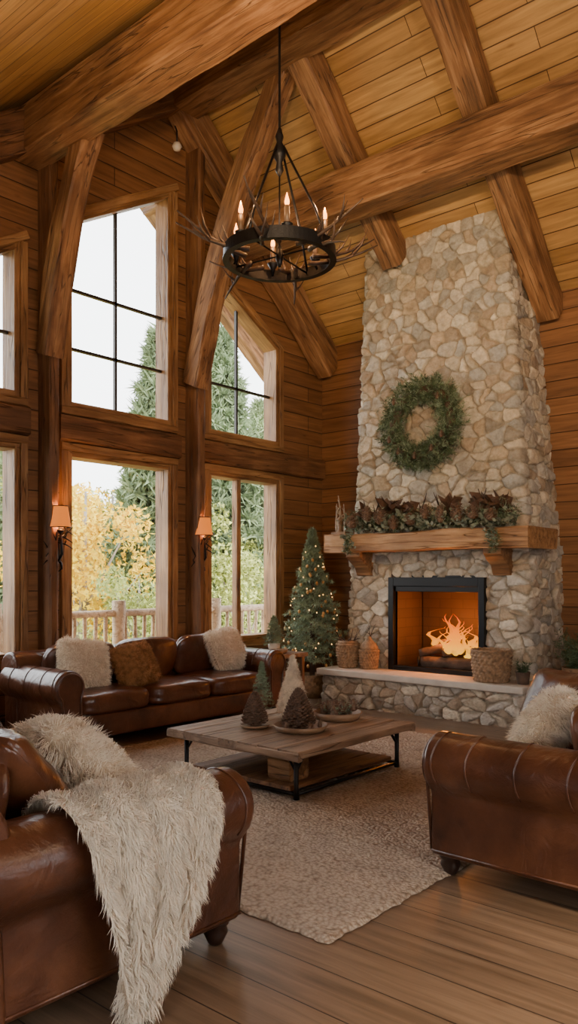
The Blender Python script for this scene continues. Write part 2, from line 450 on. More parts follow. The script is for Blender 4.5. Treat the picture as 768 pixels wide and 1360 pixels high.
def brick_mat():
    m, nt, b = newmat("firebrick")
    tc = N(nt, "ShaderNodeTexCoord"); s = N(nt, "ShaderNodeSeparateXYZ"); nt.links.new(tc.outputs["Object"], s.inputs[0])
    ad = N(nt, "ShaderNodeMath", operation='ADD'); nt.links.new(s.outputs[0], ad.inputs[0]); nt.links.new(s.outputs[1], ad.inputs[1])
    c = N(nt, "ShaderNodeCombineXYZ"); nt.links.new(ad.outputs[0], c.inputs[0]); nt.links.new(s.outputs[2], c.inputs[1])
    br = N(nt, "ShaderNodeTexBrick"); nt.links.new(c.outputs[0], br.inputs["Vector"])
    br.inputs["Scale"].default_value = 1; br.inputs["Brick Width"].default_value = 0.30; br.inputs["Row Height"].default_value = 0.11; br.inputs["Mortar Size"].default_value = 0.004
    br.inputs["Color1"].default_value = (0.075,0.04,0.022,1); br.inputs["Color2"].default_value = (0.06,0.032,0.018,1); br.inputs["Mortar"].default_value = (0.04,0.022,0.013,1)
    nt.links.new(br.outputs["Color"], b.inputs["Base Color"]); b.inputs["Roughness"].default_value = 0.8
    return m
M_brick = brick_mat()

# ------------------------------------------------------------------ room
XW, YF = -6.72, 8.45
XR, YB = 2.6, -1.2
RID = 5.75
SR_, SL_ = 0.92, 0.67
ZR = 4.58+SR_*(YF-RID)
def cz(y): return 4.58+SR_*(YF-y) if y > RID else ZR-SL_*(RID-y)

box("floor", (XW-0.2, YB-0.2, -0.12), (XR+0.2, YF+0.2, 0.0), M_floor)
V = []; ys = [YF+0.2, RID, YB-0.2]
for x in (XW-0.2, XR+0.2):
    for y in ys: V.append((x, y, cz(y)))
    for y in ys: V.append((x, y, cz(y)+0.16))
F = [(0,1,7,6),(1,2,8,7),(3,9,10,4),(4,10,11,5),(0,6,9,3),(2,5,11,8),(0,3,4,1),(1,4,5,2),(6,7,10,9),(7,8,11,10)]
mobj("ceiling", V, F, M_ceil)

def wall_strips(name, x0, x1, cols, mat):
    VV = []; FF = []
    def q(y0, y1, a0, a1, b0, b1):
        b = len(VV)
        for x in (x0, x1):
            VV.extend([(x,y0,a0),(x,y1,a1),(x,y1,b1),(x,y0,b0)])
        for f in [(0,1,2,3),(7,6,5,4),(0,4,5,1),(1,5,6,2),(2,6,7,3),(3,7,4,0)]:
            FF.append([i+b for i in f])
    for y0, y1, ops in cols:
        segs = [y0, y1]
        if y0 < RID < y1 and not ops: segs = [y0, RID, y1]
        for a, b_ in zip(segs[:-1], segs[1:]):
            lo0 = lo1 = 0.0
            for (l0, l1, h0, h1) in ops:
                q(a, b_, lo0, lo1, l0, l1); lo0, lo1 = h0, h1
            q(a, b_, lo0, lo1, cz(a+1e-6)+0.0, cz(b_-1e-6) if b_ <= RID else cz(b_))
    o = mobj(name, VV, FF, mat); fix_normals(o); return o

W = {1: (2.50, 3.91, 3.78, 4.58), 2: (4.42, 5.75, 4.97, 5.72), 3: (6.30, 7.53, 5.12, 4.38)}
ZL0, ZL1, ZU = 0.70, 2.70, 3.13
cols = [(YB-0.2, 0.5, []), (0.5, 2.0, [(ZL0,ZL0,ZL1,ZL1)]), (2.0, 2.5, [])]
prev = 2.5
for k in (1, 2, 3):
    y0, y1, t0, t1 = W[k]
    if y0 > prev: cols.append((prev, y0, []))
    cols.append((y0, y1, [(ZL0,ZL0,ZL1,ZL1), (ZU,ZU,t0,t1)])); prev = y1
cols.append((prev, YF, []))
wall_strips("wall_left", XW-0.2, XW, cols, M_wallW)
box("wall_far", (XW-0.2, YF, 0), (XR+0.2, YF+0.2, 4.58), M_wallF)
wall_strips("wall_right", XR, XR+0.2, [(YB-0.2,0.3,[]),(0.3,2.4,[(0.9,0.9,3.2,3.2)]),(2.4,4.2,[]),(4.2,5.2,[(0.9,0.9,2.5,2.5)]),(5.2,YF,[])], M_wallW)  # openings added in this unseen wall to let in fill and sun
e = empty("wall_back")  # gap between the panels is an unseen opening added for daylight fill
zb = cz(YB)
box("panel_1", (XW-0.2, YB-0.2, 0), (-1.8, YB, zb), M_wallF, e)
box("panel_2", (-1.8, YB-0.2, 0), (0.6, YB, 0.9), M_wallF, e)
box("panel_3", (-1.8, YB-0.2, 2.0), (0.6, YB, zb), M_wallF, e)
box("panel_4", (0.6, YB-0.2, 0), (XR+0.2, YB, zb), M_wallF, e)

def frame_poly(e, poly, name, w, x0, x1, mat):
    n = len(poly)
    for i in range(n):
        a = Vector(poly[i]); b = Vector(poly[(i+1) % n])
        d = (b-a).normalized(); nn = Vector((-d.y, d.x))
        c = sum((Vector(p) for p in poly), Vector((0, 0)))/n
        if (c-a).dot(nn) < 0: nn = -nn
        m = nn*w/2
        p0 = a+m; p1 = b+m
        beam(f"{name}_{i+1}", ((x0+x1)/2, p0.x, p0.y), ((x0+x1)/2, p1.x, p1.y), x1-x0, w, mat, e, rough=0.001, bev=0.006, up=(0,0,1) if abs(d.x) > 0.3 else (0,1,0))

def window(n, y0, y1, zlo, zh0, zh1, vm=(), hm=(), thick_v=()):
    e = empty(f"window_{n}")
    X = XW
    poly = [(y0, zlo), (y1, zlo), (y1, zh1), (y0, zh0)]
    frame_poly(e, poly, "jamb", 0.055, X-0.19, X+0.03, M_frame)
    def ztop(y): return zh0+(zh1-zh0)*(y-y0)/(y1-y0)
    for y in vm:
        box("mullion_v", (X-0.115, y-0.014, zlo+0.04), (X-0.08, y+0.014, ztop(y)-0.04), M_mull, e)
    for z in hm:
        ya, yb = y0+0.04, y1-0.04
        if z > zh0: ya = y0+(z-zh0)/(zh1-zh0)*(y1-y0)+0.04
        if z > zh1: yb = y0+(z-zh0)/(zh1-zh0)*(y1-y0)-0.04
        box("mullion_h", (X-0.115, ya, z-0.014), (X-0.08, yb, z+0.014), M_mull, e)
    for y in thick_v:
        beam("stile", (X-0.09, y, zlo+0.05), (X-0.09, y, ztop(y)-0.05), 0.09, 0.07, M_frame, e, rough=0.001, bev=0.006)
    mobj("glass_pane", [(X-0.1,y0+.03,zlo+.03),(X-0.1,y1-.03,zlo+.03),(X-0.1,y1-.03,zh1-.03),(X-0.1,y0+.03,zh0-.03)], [(0,1,2,3)], M_glass, e)
    o = 0.075
    beam("casing_bottom", (X+0.02, y0-o, zlo-o/2), (X+0.02, y1+o, zlo-o/2), 0.06, o, M_frame, e, rough=0.001, bev=0.006)
    beam("casing_left", (X+0.02, y0-o/2, zlo), (X+0.02, y0-o/2, zh0), 0.06, o, M_frame, e, rough=0.001, bev=0.006, up=(0,1,0))
    beam("casing_right", (X+0.02, y1+o/2, zlo), (X+0.02, y1+o/2, zh1), 0.06, o, M_frame, e, rough=0.001, bev=0.006, up=(0,1,0))
    beam("casing_top", (X+0.02, y0-o, zh0+o/2-(zh1-zh0)/(y1-y0)*o), (X+0.02, y1+o, zh1+o/2+(zh1-zh0)/(y1-y0)*o), 0.06, o, M_frame, e, rough=0.001, bev=0.006)
window(1, W[1][0], W[1][1], ZL0, ZL1, ZL1)
window(2, W[1][0], W[1][1], ZU, W[1][2], W[1][3], (3.2,), (3.74,))
window(3, W[2][0], W[2][1], ZL0, ZL1, ZL1)
window(4, W[2][0], W[2][1], ZU, W[2][2], W[2][3], (5.08,), (3.74, 4.33))
window(5, W[3][0], W[3][1], ZL0, ZL1, ZL1, (), (), (6.88,))
window(6, W[3][0], W[3][1], ZU, W[3][2], W[3][3], (6.88,), (3.76,))
window(7, 0.5, 2.0, ZL0, ZL1, ZL1)  # out-of-frame window, added to bring in more light

# timber frame -------------------------------------------------------
e = empty("window_wall_timbers")
beam("post_1", (XW+0.03, 4.165, 0), (XW+0.03, 4.165, 5.9), 0.35, 0.10, M_timbD, e, up=(0,1,0))
beam("post_2", (XW+0.03, 6.025, 0), (XW+0.03, 6.025, 6.6), 0.39, 0.10, M_timbD, e, up=(0,1,0))
beam("post_3", (XW+0.03, 2.25, 0), (XW+0.03, 2.25, 4.5), 0.34, 0.10, M_timbD, e, up=(0,1,0))
for i, (a, b) in enumerate([(YB, 2.1), (2.4, 4.0), (4.32, 5.86), (6.19, 8.43)]):
    beam(f"girt_{i+1}", (XW+0.025, a, 2.915), (XW+0.025, b, 2.915), 0.09, 0.26, M_timbD, e)

e = empty("roof_beams")
beam("gable_rafter_right", (XW+0.14, RID+0.05, cz(RID)-0.42), (XW+0.14, YF, cz(YF)-0.30), 0.24, 0.38, M_timb, e)
beam("gable_rafter_left", (XW+0.14, RID, cz(RID)-0.30), (XW+0.14, YB, cz(YB)-0.22), 0.24, 0.34, M_timbD, e)
def brace(name, y, p0, p1, w, h, bow):
    beam(name, (p0[0], y, p0[1]), (p1[0], y, p1[1]), w, h, M_timb, e, bow=bow, up=(0,0,1))
brace("brace_1", 4.165, (XW+0.12, 3.55), (-5.98, 5.45), 0.20, 0.22, 0.09)
brace("brace_2", 6.0, (XW+0.14, 3.60), (-5.15, 6.72), 0.21, 0.23, 0.20)
XE = XR-0.02
beam("ridge_beam", (XW+0.02, RID, cz(RID)-0.34), (XE, RID, cz(RID)-0.34), 0.34, 0.46, M_timb, e, rough=.005, bev=.014)
beam("purlin_left", (XW+0.02, 3.98, 5.52), (XE, 3.98, 5.52), 0.32, 0.42, M_timb, e, rough=.005, bev=.014)
beam("purlin_right", (XW+0.02, 6.72, 5.48), (XE, 6.72, 5.48), 0.34, 0.44, M_timb, e, rough=.005, bev=.014)
beam("purlin_low", (XW+0.02, 1.6, cz(1.6)-0.22), (XE, 1.6, cz(1.6)-0.22), 0.28, 0.34, M_timb, e)
for i, (x, ye) in enumerate(((-5.0, 7.64), (-3.5, YF-.02), (-1.9, YF-.02), (-0.3, YF-.02), (1.3, YF-.02))):
    beam(f"rafter_right_{i+1}", (x, RID, cz(RID)-0.24), (x, ye, cz(ye)-0.24), 0.25, 0.32, M_timb, e)
for i, x in enumerate((-2.9, -1.3, 0.6)):
    beam(f"rafter_left_{i+1}", (x, RID, cz(RID)-0.2), (x, YB+0.02, cz(YB)-0.2), 0.22, 0.26, M_timb, e)

beam("baseboard_left", (XW+0.015, YB, 0.09), (XW+0.015, YF, 0.09), 0.03, 0.16, M_timbD, None, rough=0.0, bev=0.006)
beam("baseboard_far", (-3.25, YF-0.015, 0.09), (XR, YF-0.015, 0.09), 0.03, 0.16, M_timbD, None, rough=0.0, bev=0.006)

# ------------------------------------------------------------------ fireplace
def stone_wrap(name, botpath, toppath, z0, z1f, cell, res, parent, seed, hole=None, disp=0.026):
    rnd = random.Random(seed)
    def rounded(path, ns):
        P = [Vector(p) for p in path]; out = []; r = 0.05
        for i in range(len(P)-1):
            a, b = P[i], P[i+1]; d = (b-a).normalized()
            a2 = a + d*(r if i > 0 else 0); b2 = b - d*(r if i < len(P)-2 else 0)
            n = ns[i]
            for k in range(n+1): out.append(a2.lerp(b2, k/n))
            if i < len(P)-2:
                d2 = (P[i+2]-b).normalized(); c0 = b2; c1 = b; c2 = b+d2*r
                for k in range(1, 5):
                    t = k/5; out.append(c0*(1-t)**2+c1*2*t*(1-t)+c2*t*t)
        return out
    ns = [max(2, int((Vector(botpath[i+1])-Vector(botpath[i])).length/res)) for i in range(len(botpath)-1)]
    B = rounded(botpath, ns); T = rounded(toppath, ns); nu = len(B)
    U = [0.0]
    for i in range(1, nu): U.append(U[-1]+(B[i]-B[i-1]).length)
    zt = [z1f(p.y) for p in T]; zmax = max(zt)
    nv = int((zmax-z0)/res)
    asp = 1.45
    kd_pts = []; W_ = U[-1]; H_ = (zmax-z0)*asp
    gu = int(W_/cell)+3; gv = int(H_/cell)+3
    for i in range(-1, gu):
        for j in range(-1, gv):
            kd_pts.append(((i+rnd.random()*0.95+(0.5 if j % 2 else 0))*cell, (j+rnd.random()*0.8)*cell))
            if rnd.random() < 0.35: kd_pts.append(((i+rnd.random())*cell, (j+rnd.random())*cell))
    kd = KDTree(len(kd_pts))
    for i, p in enumerate(kd_pts): kd.insert((p[0], p[1], 0), i)
    kd.balance()
    pal = [(0.63,0.55,0.43),(0.52,0.47,0.40),(0.69,0.60,0.475),(0.46,0.44,0.40),(0.56,0.45,0.325),(0.73,0.66,0.54),(0.49,0.39,0.29),(0.61,0.56,0.485),(0.39,0.34,0.28),(0.54,0.515,0.47)]
    cols_ = []; hs = []
    for p in kd_pts:
        c = rnd.choice(pal); f = rnd.uniform(0.82, 1.1); cols_.append((c[0]*f, c[1]*f, c[2]*f)); hs.append(rnd.uniform(-0.6, 0.8))
    tl = [(rnd.uniform(-.5,.5), rnd.uniform(-.5,.5)) for _ in kd_pts]
    Vv = []; Cc = []
    for j in range(nv+1):
        f = j/nv
        for i in range(nu):
            p = B[i].lerp(T[i], f); z = z0+(zt[i]-z0)*f
            i0, i1 = max(0, i-1), min(nu-1, i+1)
            tg = (B[i1].lerp(T[i1], f)-B[i0].lerp(T[i0], f)).normalized()
            nn = Vector((tg.y, -tg.x))
            u = U[i]; v = (z-z0)*asp
            wq = Vector((u*7, v*7, seed))
            u2 = u+noise.noise(wq)*0.04; v2 = v+noise.noise(wq+Vector((31, 7, 0)))*0.04
            r = kd.find_n((u2, v2, 0), 2)
            d1, d2 = r[0][2], r[1][2]; k = r[0][1]
            ed = d2-d1
            s = min(1.0, max(0.0, (ed-0.006)/0.020)); s = s*s*(3-2*s)
            c0 = kd_pts[k]
            tilt = ((u2-c0[0])*tl[k][0]+(v2-c0[1])*tl[k][1])*0.26
            h = s*disp*(1+hs[k]*0.55)+s*tilt + noise.noise(Vector((u*11, v*11, seed)))*0.013*s
            q = p+nn*h
            Vv.append((q.x, q.y, z))
            mc = (0.36,0.31,0.24); cc = cols_[k]
            t = min(1, max(0, (ed-0.006)/0.014))
            Cc.append(tuple(mc[a]*(1-t)+cc[a]*t for a in range(3))+(1.0,))
    Ff = []
    for j in range(nv):
        for i in range(nu-1):
            a = j*nu+i
            if hole:
                cx = (Vv[a][0]+Vv[a+1][0])/2; zz = (Vv[a][2]+Vv[a+nu][2])/2
                if hole[0] < cx < hole[1] and hole[2] < zz < hole[3] and Vv[a][1] < hole[4]: continue
            Ff.append((a, a+1, a+nu+1, a+nu))
    o = mobj(name, Vv, Ff, M_stone, parent, smooth=True)
    at = o.data.color_attributes.new("col", 'FLOAT_COLOR', 'POINT')
    at.data.foreach_set("color", [c for q in Cc for c in q])
    return o

FX0, FX1, FY = -5.69, -3.39, 7.66
fp = empty("stone_fireplace")
HX0, HX1 = -5.02, -3.92
stone_wrap("surround_stone", [(FX0, YF), (FX0, FY), (FX1, FY), (FX1, YF)], [(FX0+.04, YF), (FX0+.04, FY), (FX1-.02, FY), (FX1-.02, YF)], 0.36, lambda y: 1.80, 0.20, 0.0115, fp, 3, hole=(HX0-0.0, HX1+0.0, 0.3, 1.42, FY+0.03))
stone_wrap("chimney_stone", [(FX0+.09, YF), (FX0+.09, FY), (FX1-.04, FY), (FX1-.04, YF)], [(-5.42, YF), (-5.42, FY), (-3.68, FY), (-3.68, YF)], 1.78, lambda y: cz(y)-0.005, 0.215, 0.0115, fp, 9)
stone_wrap("hearth_stone", [(FX0-.03, FY+.1), (FX0-.03, 7.20), (FX1+.1, 7.20), (FX1+.1, FY+.1)], [(FX0-.03, FY+.1), (FX0-.03, 7.20), (FX1+.1, 7.20), (FX1+.1, FY+.1)], 0.0, lambda y: 0.345, 0.18, 0.0115, fp, 5)
box("hearth_slab", (FX0-.07, 7.13, 0.34), (FX1+.15, FY+0.10, 0.41), M_slab, fp, 0.012)
fb = fp
box("firebox_back", (HX0+.04, 8.20, 0.41), (HX1-.04, 8.25, 1.5), M_brick, fb)
box("firebox_left", (HX0-.04, FY-.02, 0.41), (HX0+.02, 8.25, 1.5), M_brick, fb)
box("firebox_right", (HX1-.02, FY-.02, 0.41), (HX1+.04, 8.25, 1.5), M_brick, fb)
box("firebox_top", (HX0, FY-.02, 1.40), (HX1, 8.25, 1.48), M_black, fb)
box("firebox_floor", (HX0, FY, 0.405), (HX1, 8.25, 0.425), M_brick, fb)
yf0, yf1 = FY-0.075, FY+0.02
box("frame_left", (HX0-.05, yf0, 0.41), (HX0+.02, yf1, 1.46), M_black, fb, 0.005)
box("frame_right", (HX1-.02, yf0, 0.41), (HX1+.05, yf1, 1.46), M_black, fb, 0.005)
box("frame_top", (HX0+.02, yf0, 1.36), (HX1-.02, yf1, 1.46), M_black, fb, 0.005)
box("frame_hood", (HX0+.02, yf0+.03, 1.30), (HX1-.02, yf1, 1.36), M_black, fb, 0.003)
box("frame_bottom", (HX0+.02, yf0, 0.41), (HX1-.02, yf1, 0.46), M_black, fb, 0.005)
mt = empty("mantel_shelf")
beam("shelf", (-5.80, 7.68, 1.855), (-3.27, 7.68, 1.855), 0.72, 0.21, M_mant, mt, rough=0.010)
for i, x in enumerate((-5.42, -3.68)):
    prism(f"corbel_{i+1}", [(7.38,1.765),(7.68,1.765),(7.68,1.48),(7.60,1.48),(7.55,1.58),(7.45,1.64),(7.38,1.70)], 'x', x-0.10, x+0.10, M_timb, mt, 0.01)

# fire
fi = empty("log_fire", (-4.36, 7.93, 0.425))
def log(p0, p1, r):
    n = 8; P = [Vector(p0).lerp(Vector(p1), i/n)+Vector((random.uniform(-.008,.008),)*3) for i in range(n+1)]
    return tube_np(P, [r*random.uniform(.9,1.1) for _ in P], 12)
logs = [((-.40,-.14,.08),(.38,-.16,.08),.07),((-.36,.08,.08),(.40,.05,.09),.07),((-.32,-.04,.20),(.28,.02,.22),.06),((-.1,-.16,.20),(.38,.06,.24),.055),((-.3,.06,.28),(.12,-.08,.31),.05),((-.40,-.18,.17),(-.05,.0,.28),.045)]
multi("firewood_logs", [log(*l) for l in logs], M_bark, fi)
gr = []
for k in range(7): gr.append(tube_np([(-.33+.11*k, -.21, .0),(-.33+.11*k, -.21, .02),(-.33+.11*k, .16, .02)], .008, 6))
gr.append(tube_np([(-.38,-.22,.02),(.38,-.22,.02)], .01, 6)); gr.append(tube_np([(-.38,-.22,.0),(-.38,-.22,.14)], .01, 6)); gr.append(tube_np([(.38,-.22,.0),(.38,-.22,.14)], .01, 6))
multi("fire_grate", gr, M_black, fi)
pe = []
for k in range(110):
    c = Vector((random.uniform(-.36,.36), random.uniform(-.18,.14), random.uniform(.01,.06)))
    pe.append(lathe_np([(.005,-.014),(.022,0),(.005,.014)], 6, c))
multi("embers", pe, M_ember, fi)
def flame(x, y, z, r, h, sd):
    prof = [(0.3,0),(0.8,0.06),(1,0.15),(0.98,0.27),(0.84,0.4),(0.62,0.54),(0.42,0.68),(0.25,0.8),(0.12,0.91),(0.02,1)]
    V = []; F = []; seg = 12
    for i, (rr, zz) in enumerate(prof):
        ox = noise.noise(Vector((sd, zz*2.6, 0)))*0.11*zz*2; oy = noise.noise(Vector((sd, zz*2, 9)))*0.04
        for k in range(seg):
            a = 2*pi*k/seg; w = 1+0.35*noise.noise(Vector((math.cos(a)*1.5+sd, math.sin(a)*1.5, zz*4)))
            V.append((x+ox+rr*r*math.cos(a)*w, y+oy+rr*r*0.6*math.sin(a)*w, z+zz*h))
    for i in range(len(prof)-1):
        for k in range(seg): F.append([i*seg+k, i*seg+(k+1)%seg, (i+1)*seg+(k+1)%seg, (i+1)*seg+k])
    return V, F
fl = []
for k in range(30):
    x = random.gauss(.03, .15); x = max(-.30, min(.34, x)); y = random.uniform(-.20, .08)
    cen = 1-abs(x-.03)/.45
    fl.append(flame(x, y, .12+random.uniform(0,.14), random.uniform(.03,.06), random.uniform(.14,.26)+.28*cen*random.random(), random.random()*40))
multi("flames", fl, M_fire, fi)

def light(name, typ, loc, energy, color, parent=None, size=0.05, rot=None, **kw):
    l = bpy.data.lights.new(name, typ); l.energy = energy; l.color = color
    if typ in ('POINT', 'SPOT'): l.shadow_soft_size = size
    if typ == 'SUN': l.angle = size
    for k, v in kw.items(): setattr(l, k, v)
    o = bpy.data.objects.new(name, l); o.location = loc; o.parent = parent
    if rot: o.rotation_euler = rot
    COL.objects.link(o); return o
light("fire_glow", 'POINT', (-.02, -0.12, 0.46), 42, (1, 0.27, 0.025), fi, 0.08)

# ------------------------------------------------------------------ foliage utilities
def rvec(): return Vector(RNG.normal(size=3)).normalized()

def conifer_twigs(h, R, nb, z0=0.06, droop=0.12, sub=5, power=0.9):
    tw = []
    for i in range(nb):
        f = (i+0.5)/nb; f = f**0.85
        z = h*(z0+(1-z0)*f*0.97); r = R*(1-f)**power*random.uniform(0.72, 1.18)+0.02*h*0.3
        a = i*2.39996+random.uniform(-.25,.25)
        d = Vector((math.cos(a), math.sin(a), 0)); s = Vector((-d.y, d.x, 0))
        p0 = Vector((0,0,z)); p1 = p0+d*r+Vector((0,0,-droop*r+random.uniform(0,.1)*r))
        pm = p0.lerp(p1, .55)+Vector((0,0,.08*r))
        tw.append((p0, pm)); tw.append((pm, p1))
        for k in range(sub):
            t = 0.3+0.65*k/max(1, sub-1); q = p0.lerp(p1, t)
            l = r*0.38*(1.1-t*0.7)
            for sg in (-1, 1):
                tw.append((q, q+d*l*0.6+s*sg*l*0.8+Vector((0,0,random.uniform(-.15,.12)*l))))
    tw.append((Vector((0,0,h*.93)), Vector((0,0,h))))
    return [(tuple(a), tuple(b)) for a, b in tw]

ct = empty("christmas_tree", (-6.12, 7.50, 0))
tw = conifer_twigs(1.72, 0.45, 150, 0.04, 0.12, 4, 0.95)
tw = [((a[0],a[1],a[2]+.36),(b[0],b[1],b[2]+.36)) for a,b in tw]
V, F = needles_np(tw, 18, 0.055, 0.009, 0.6)
mobj("branches", V, F, M_pineL, ct)
tube("trunk", [(0,0,.2),(0,0,1.2),(0,0,1.95)], [.035,.025,.008], M_bark, ct)
lathe("tree_basket", [(.02,0),(.15,0),(.17,.1),(.19,.28),(.175,.28),(.15,.2),(.02,.2)], M_wick, ct)
orn = []
for i in range(80):
    f = random.random()*0.85; a = random.uniform(0, 2*pi); r = 0.44*(1-f)**.9
    c = (r*math.cos(a), r*math.sin(a), .42+1.62*f)
    orn.append(lathe_np([(.001,-.028),(.014,-.016),(.018,0),(.012,.014),(.001,.022)], 8, c))
multi("ornaments", orn, M_gold, ct)
orn = []
for i in range(60):
    f = random.random()*0.9; a = random.uniform(0, 2*pi); r = 0.45*(1-f)**.9
    orn.append(lathe_np([(.001,-.008),(.007,0),(.001,.008)], 6, (r*math.cos(a), r*math.sin(a), .42+1.62*f)))
multi("fairy_lights", orn, M_twink, ct)

def pinecone_parts(h, r, c=(0,0,0), n=None, prof='cone'):
    parts = []; n = n or 130
    body = [(r*.35,0),(r*.6,h*.12),(r*.5,h*.5),(r*.12,h*.95),(0.002,h)]
    parts.append(lathe_np(body, 12, c))
    for i in range(n):
        f = (i+.5)/n; z = h*(0.03+0.93*f)
        if prof == 'cone': rr = r*(math.sin(min(1,(f*5+.35))*pi/2))*(1-f)**.62+0.06*r
        else: rr = r*math.sin(pi*(0.12+0.85*f))**.7
        a = i*2.39996
        d = Vector((math.cos(a), math.sin(a), 0)); s = Vector((-d.y, d.x, 0)); up = Vector((0,0,1))
        w = r*0.30*(1-.5*f); t = h*0.018
        base = Vector(c)+Vector((0,0,z))+d*rr*.3; tip = Vector(c)+Vector((0,0,z+h*.03))+d*rr
        V = [base-s*w*.3, base+s*w*.3, tip+s*w*.5, tip-s*w*.5, tip+d*w*.25+up*t*1.2, base-s*w*.3-up*t, base+s*w*.3-up*t, tip+s*w*.5-up*t*1.5, tip-s*w*.5-up*t*1.5]
        parts.append((V, [[0,1,2,4,3],[5,8,7,6],[3,4,8],[4,2,7],[4,7,8],[0,3,8,5],[1,6,7,2]]))
    return parts

wr = empty("pine_wreath", (-4.60, FY-0.13, 3.16))
tw = []; tw2 = []
for i in range(1400):
    a = random.uniform(0, 2*pi); b = random.uniform(-.4*pi, 1.4*pi)
    R0 = 0.375; r = 0.11
    ea = Vector((math.cos(a), 0, math.sin(a))); tn = Vector((-math.sin(a), 0, math.cos(a)))
    out = ea*math.cos(b)+Vector((0,-1,0))*math.sin(b)*0.75
    p = ea*R0+out*r*random.uniform(.2,1)
    q = p+(out*0.7+tn*random.choice((1,1,1,-0.3))*0.8+rvec()*0.45).normalized()*random.uniform(.06,.15)
    (tw if random.random() < .6 else tw2).append((tuple(p), tuple(q)))
V, F = needles_np(tw, 14, 0.05, 0.007, 0.55); mobj("needles", V, F, M_pine, wr)
V, F = needles_np(tw2, 14, 0.05, 0.007, 0.55); mobj("needles_light", V, F, M_pineL, wr)
tube("wreath_ring", [(0.36*math.cos(2*pi*i/40), 0.03, 0.36*math.sin(2*pi*i/40)) for i in range(41)], .06, M_bark, wr, cap=False)
multi("pinecones", sum([pinecone_parts(.08, .03, (.37*math.cos(a), -.13, .37*math.sin(a)-.04), 40, 'egg') for a in (3.6,4.1,4.7,5.3,5.8,.7,2.4)], []), M_cone, wr, False)

def leafblades(name, pts, mat, parent, lw=(0.05, 0.018), spread=0.04, per=6):
    V = []; F = []
    for p in pts:
        for k in range(per):
            d = rvec(); d.z = abs(d.z)*.6-0.1; d.y -= .3; d.normalize()
            l = lw[0]*random.uniform(.6,1.3); w = lw[1]*random.uniform(.7,1.3)
            s = d.cross(rvec()).normalized(); u = d.cross(s)
            q = Vector(p)+rvec()*spread; b = len(V)
            V += [q, q+d*l*.45+s*w+u*l*.08, q+d*l*.45-s*w+u*l*.08, q+d*l, q+d*l*.5]
            F += [[b,b+1,b+4],[b,b+4,b+2],[b+1,b+3,b+4],[b+2,b+4,b+3]]
    return mobj(name, V, F, mat, parent, smooth=True)

def antler_parts(base, d, up, L, r, tines=3, curl=0.5):
    d = Vector(d).normalized(); up = Vector(up).normalized(); base = Vector(base)
    P = []
    n = 9
    for i in range(n+1):
        t = i/n
        P.append(base+d*L*t+up*L*curl*(t**1.8)+rvec()*L*0.006)
    parts = [tube_np(P, [r*(1-.75*i/n) for i in range(n+1)], 7)]
    s = d.cross(up).normalized()
    for k in range(tines):
        i = int(2+k*(n-3)/max(1, tines)); q = P[i]; l = L*random.uniform(.25,.42)
        sg = 1 if k % 2 else -1
        dd = (up*0.9+d*0.35+s*sg*0.45).normalized()
        parts.append(tube_np([q, q+dd*l*.5+d*l*.08, q+dd*l+up*l*.15], [r*.6, r*.4, r*.08], 6))
    return parts

# mantel garland -----------------------------------------------------
ga = empty("mantel_garland")
ZM = 1.965
xs = [(-5.46+1.98*i/79) for i in range(80)]
tw = []; tw2 = []
for x in xs:
    for k in range(10):
        p = Vector((x+random.uniform(-.03,.03), 7.44+random.uniform(-.09,.1), ZM+random.uniform(.03,.14)))
        q = p+Vector((random.uniform(-.13,.13), random.uniform(-.14,.04), random.uniform(-.04,.17)))
        (tw if k % 3 else tw2).append((tuple(p), tuple(q)))
for x0, ln in ((-5.42,.22), (-3.62,.24)):
    for k in range(22):
        p = Vector((x0+random.uniform(-.05,.05), 7.28+random.uniform(-.02,.02), ZM+.02-ln*k/22)); tw.append((tuple(p), tuple(p+Vector((random.uniform(-.05,.05),-.03,-.06)))))
V, F = needles_np(tw, 10, 0.055, 0.007, 0.6); mobj("needles", V, F, M_pine, ga)
V, F = needles_np(tw2, 10, 0.055, 0.008, 0.6); mobj("needles_light", V, F, M_pineL, ga)
leafblades("eucalyptus", [(x+random.uniform(-.02,.02), 7.36+random.uniform(-.09,.1), ZM+random.uniform(.03,.17)) for x in xs for _ in (0,1)], M_eucal, ga, (.065,.022), .035, 6)
leafblades("eucalyptus_drape", [(x0+random.uniform(-.05,.05), 7.28, ZM-.01-.22*k/14) for x0 in (-5.4,-3.64) for k in range(14)], M_eucal, ga, (.05,.016), .02, 6)
pts = []
for x in (-5.26,-4.90,-4.82,-4.74,-4.15,-3.80,-3.70,-3.60): pts += [(x, 7.42, ZM+random.uniform(.20,.27))]*3
leafblades("dried_leaves", pts, M_leafb, ga, (.15,.05), .05, 7)
pc = []
for x in (-5.34,-5.15,-4.98,-4.80,-4.6,-4.4,-4.2,-4.02,-3.84,-3.64):
    pc += pinecone_parts(random.uniform(.13,.20), random.uniform(.06,.085), (x, 7.28+random.uniform(-.02,.03), ZM+random.uniform(.02,.12)), 70, 'egg')
multi("pinecones", pc, M_coneL, ga, False)
ap = []
for x, sg in ((-5.2,1),(-4.95,-1),(-4.6,1),(-4.2,-1),(-3.9,1),(-3.68,-1)):
    ap += antler_parts((x, 7.42, ZM+.06), (sg*.5,-.1,.8), (0,0,1), .30, .016, 3, .3)
multi("antlers", ap, M_antler, ga)
md = empty("antler_sculpture", (-5.66, 7.46, ZM))
lathe("turned_base", [(.05,0),(.05,.03),(.03,.06),(.035,.15),(.045,.18),(.02,.2)], M_bowl, md)
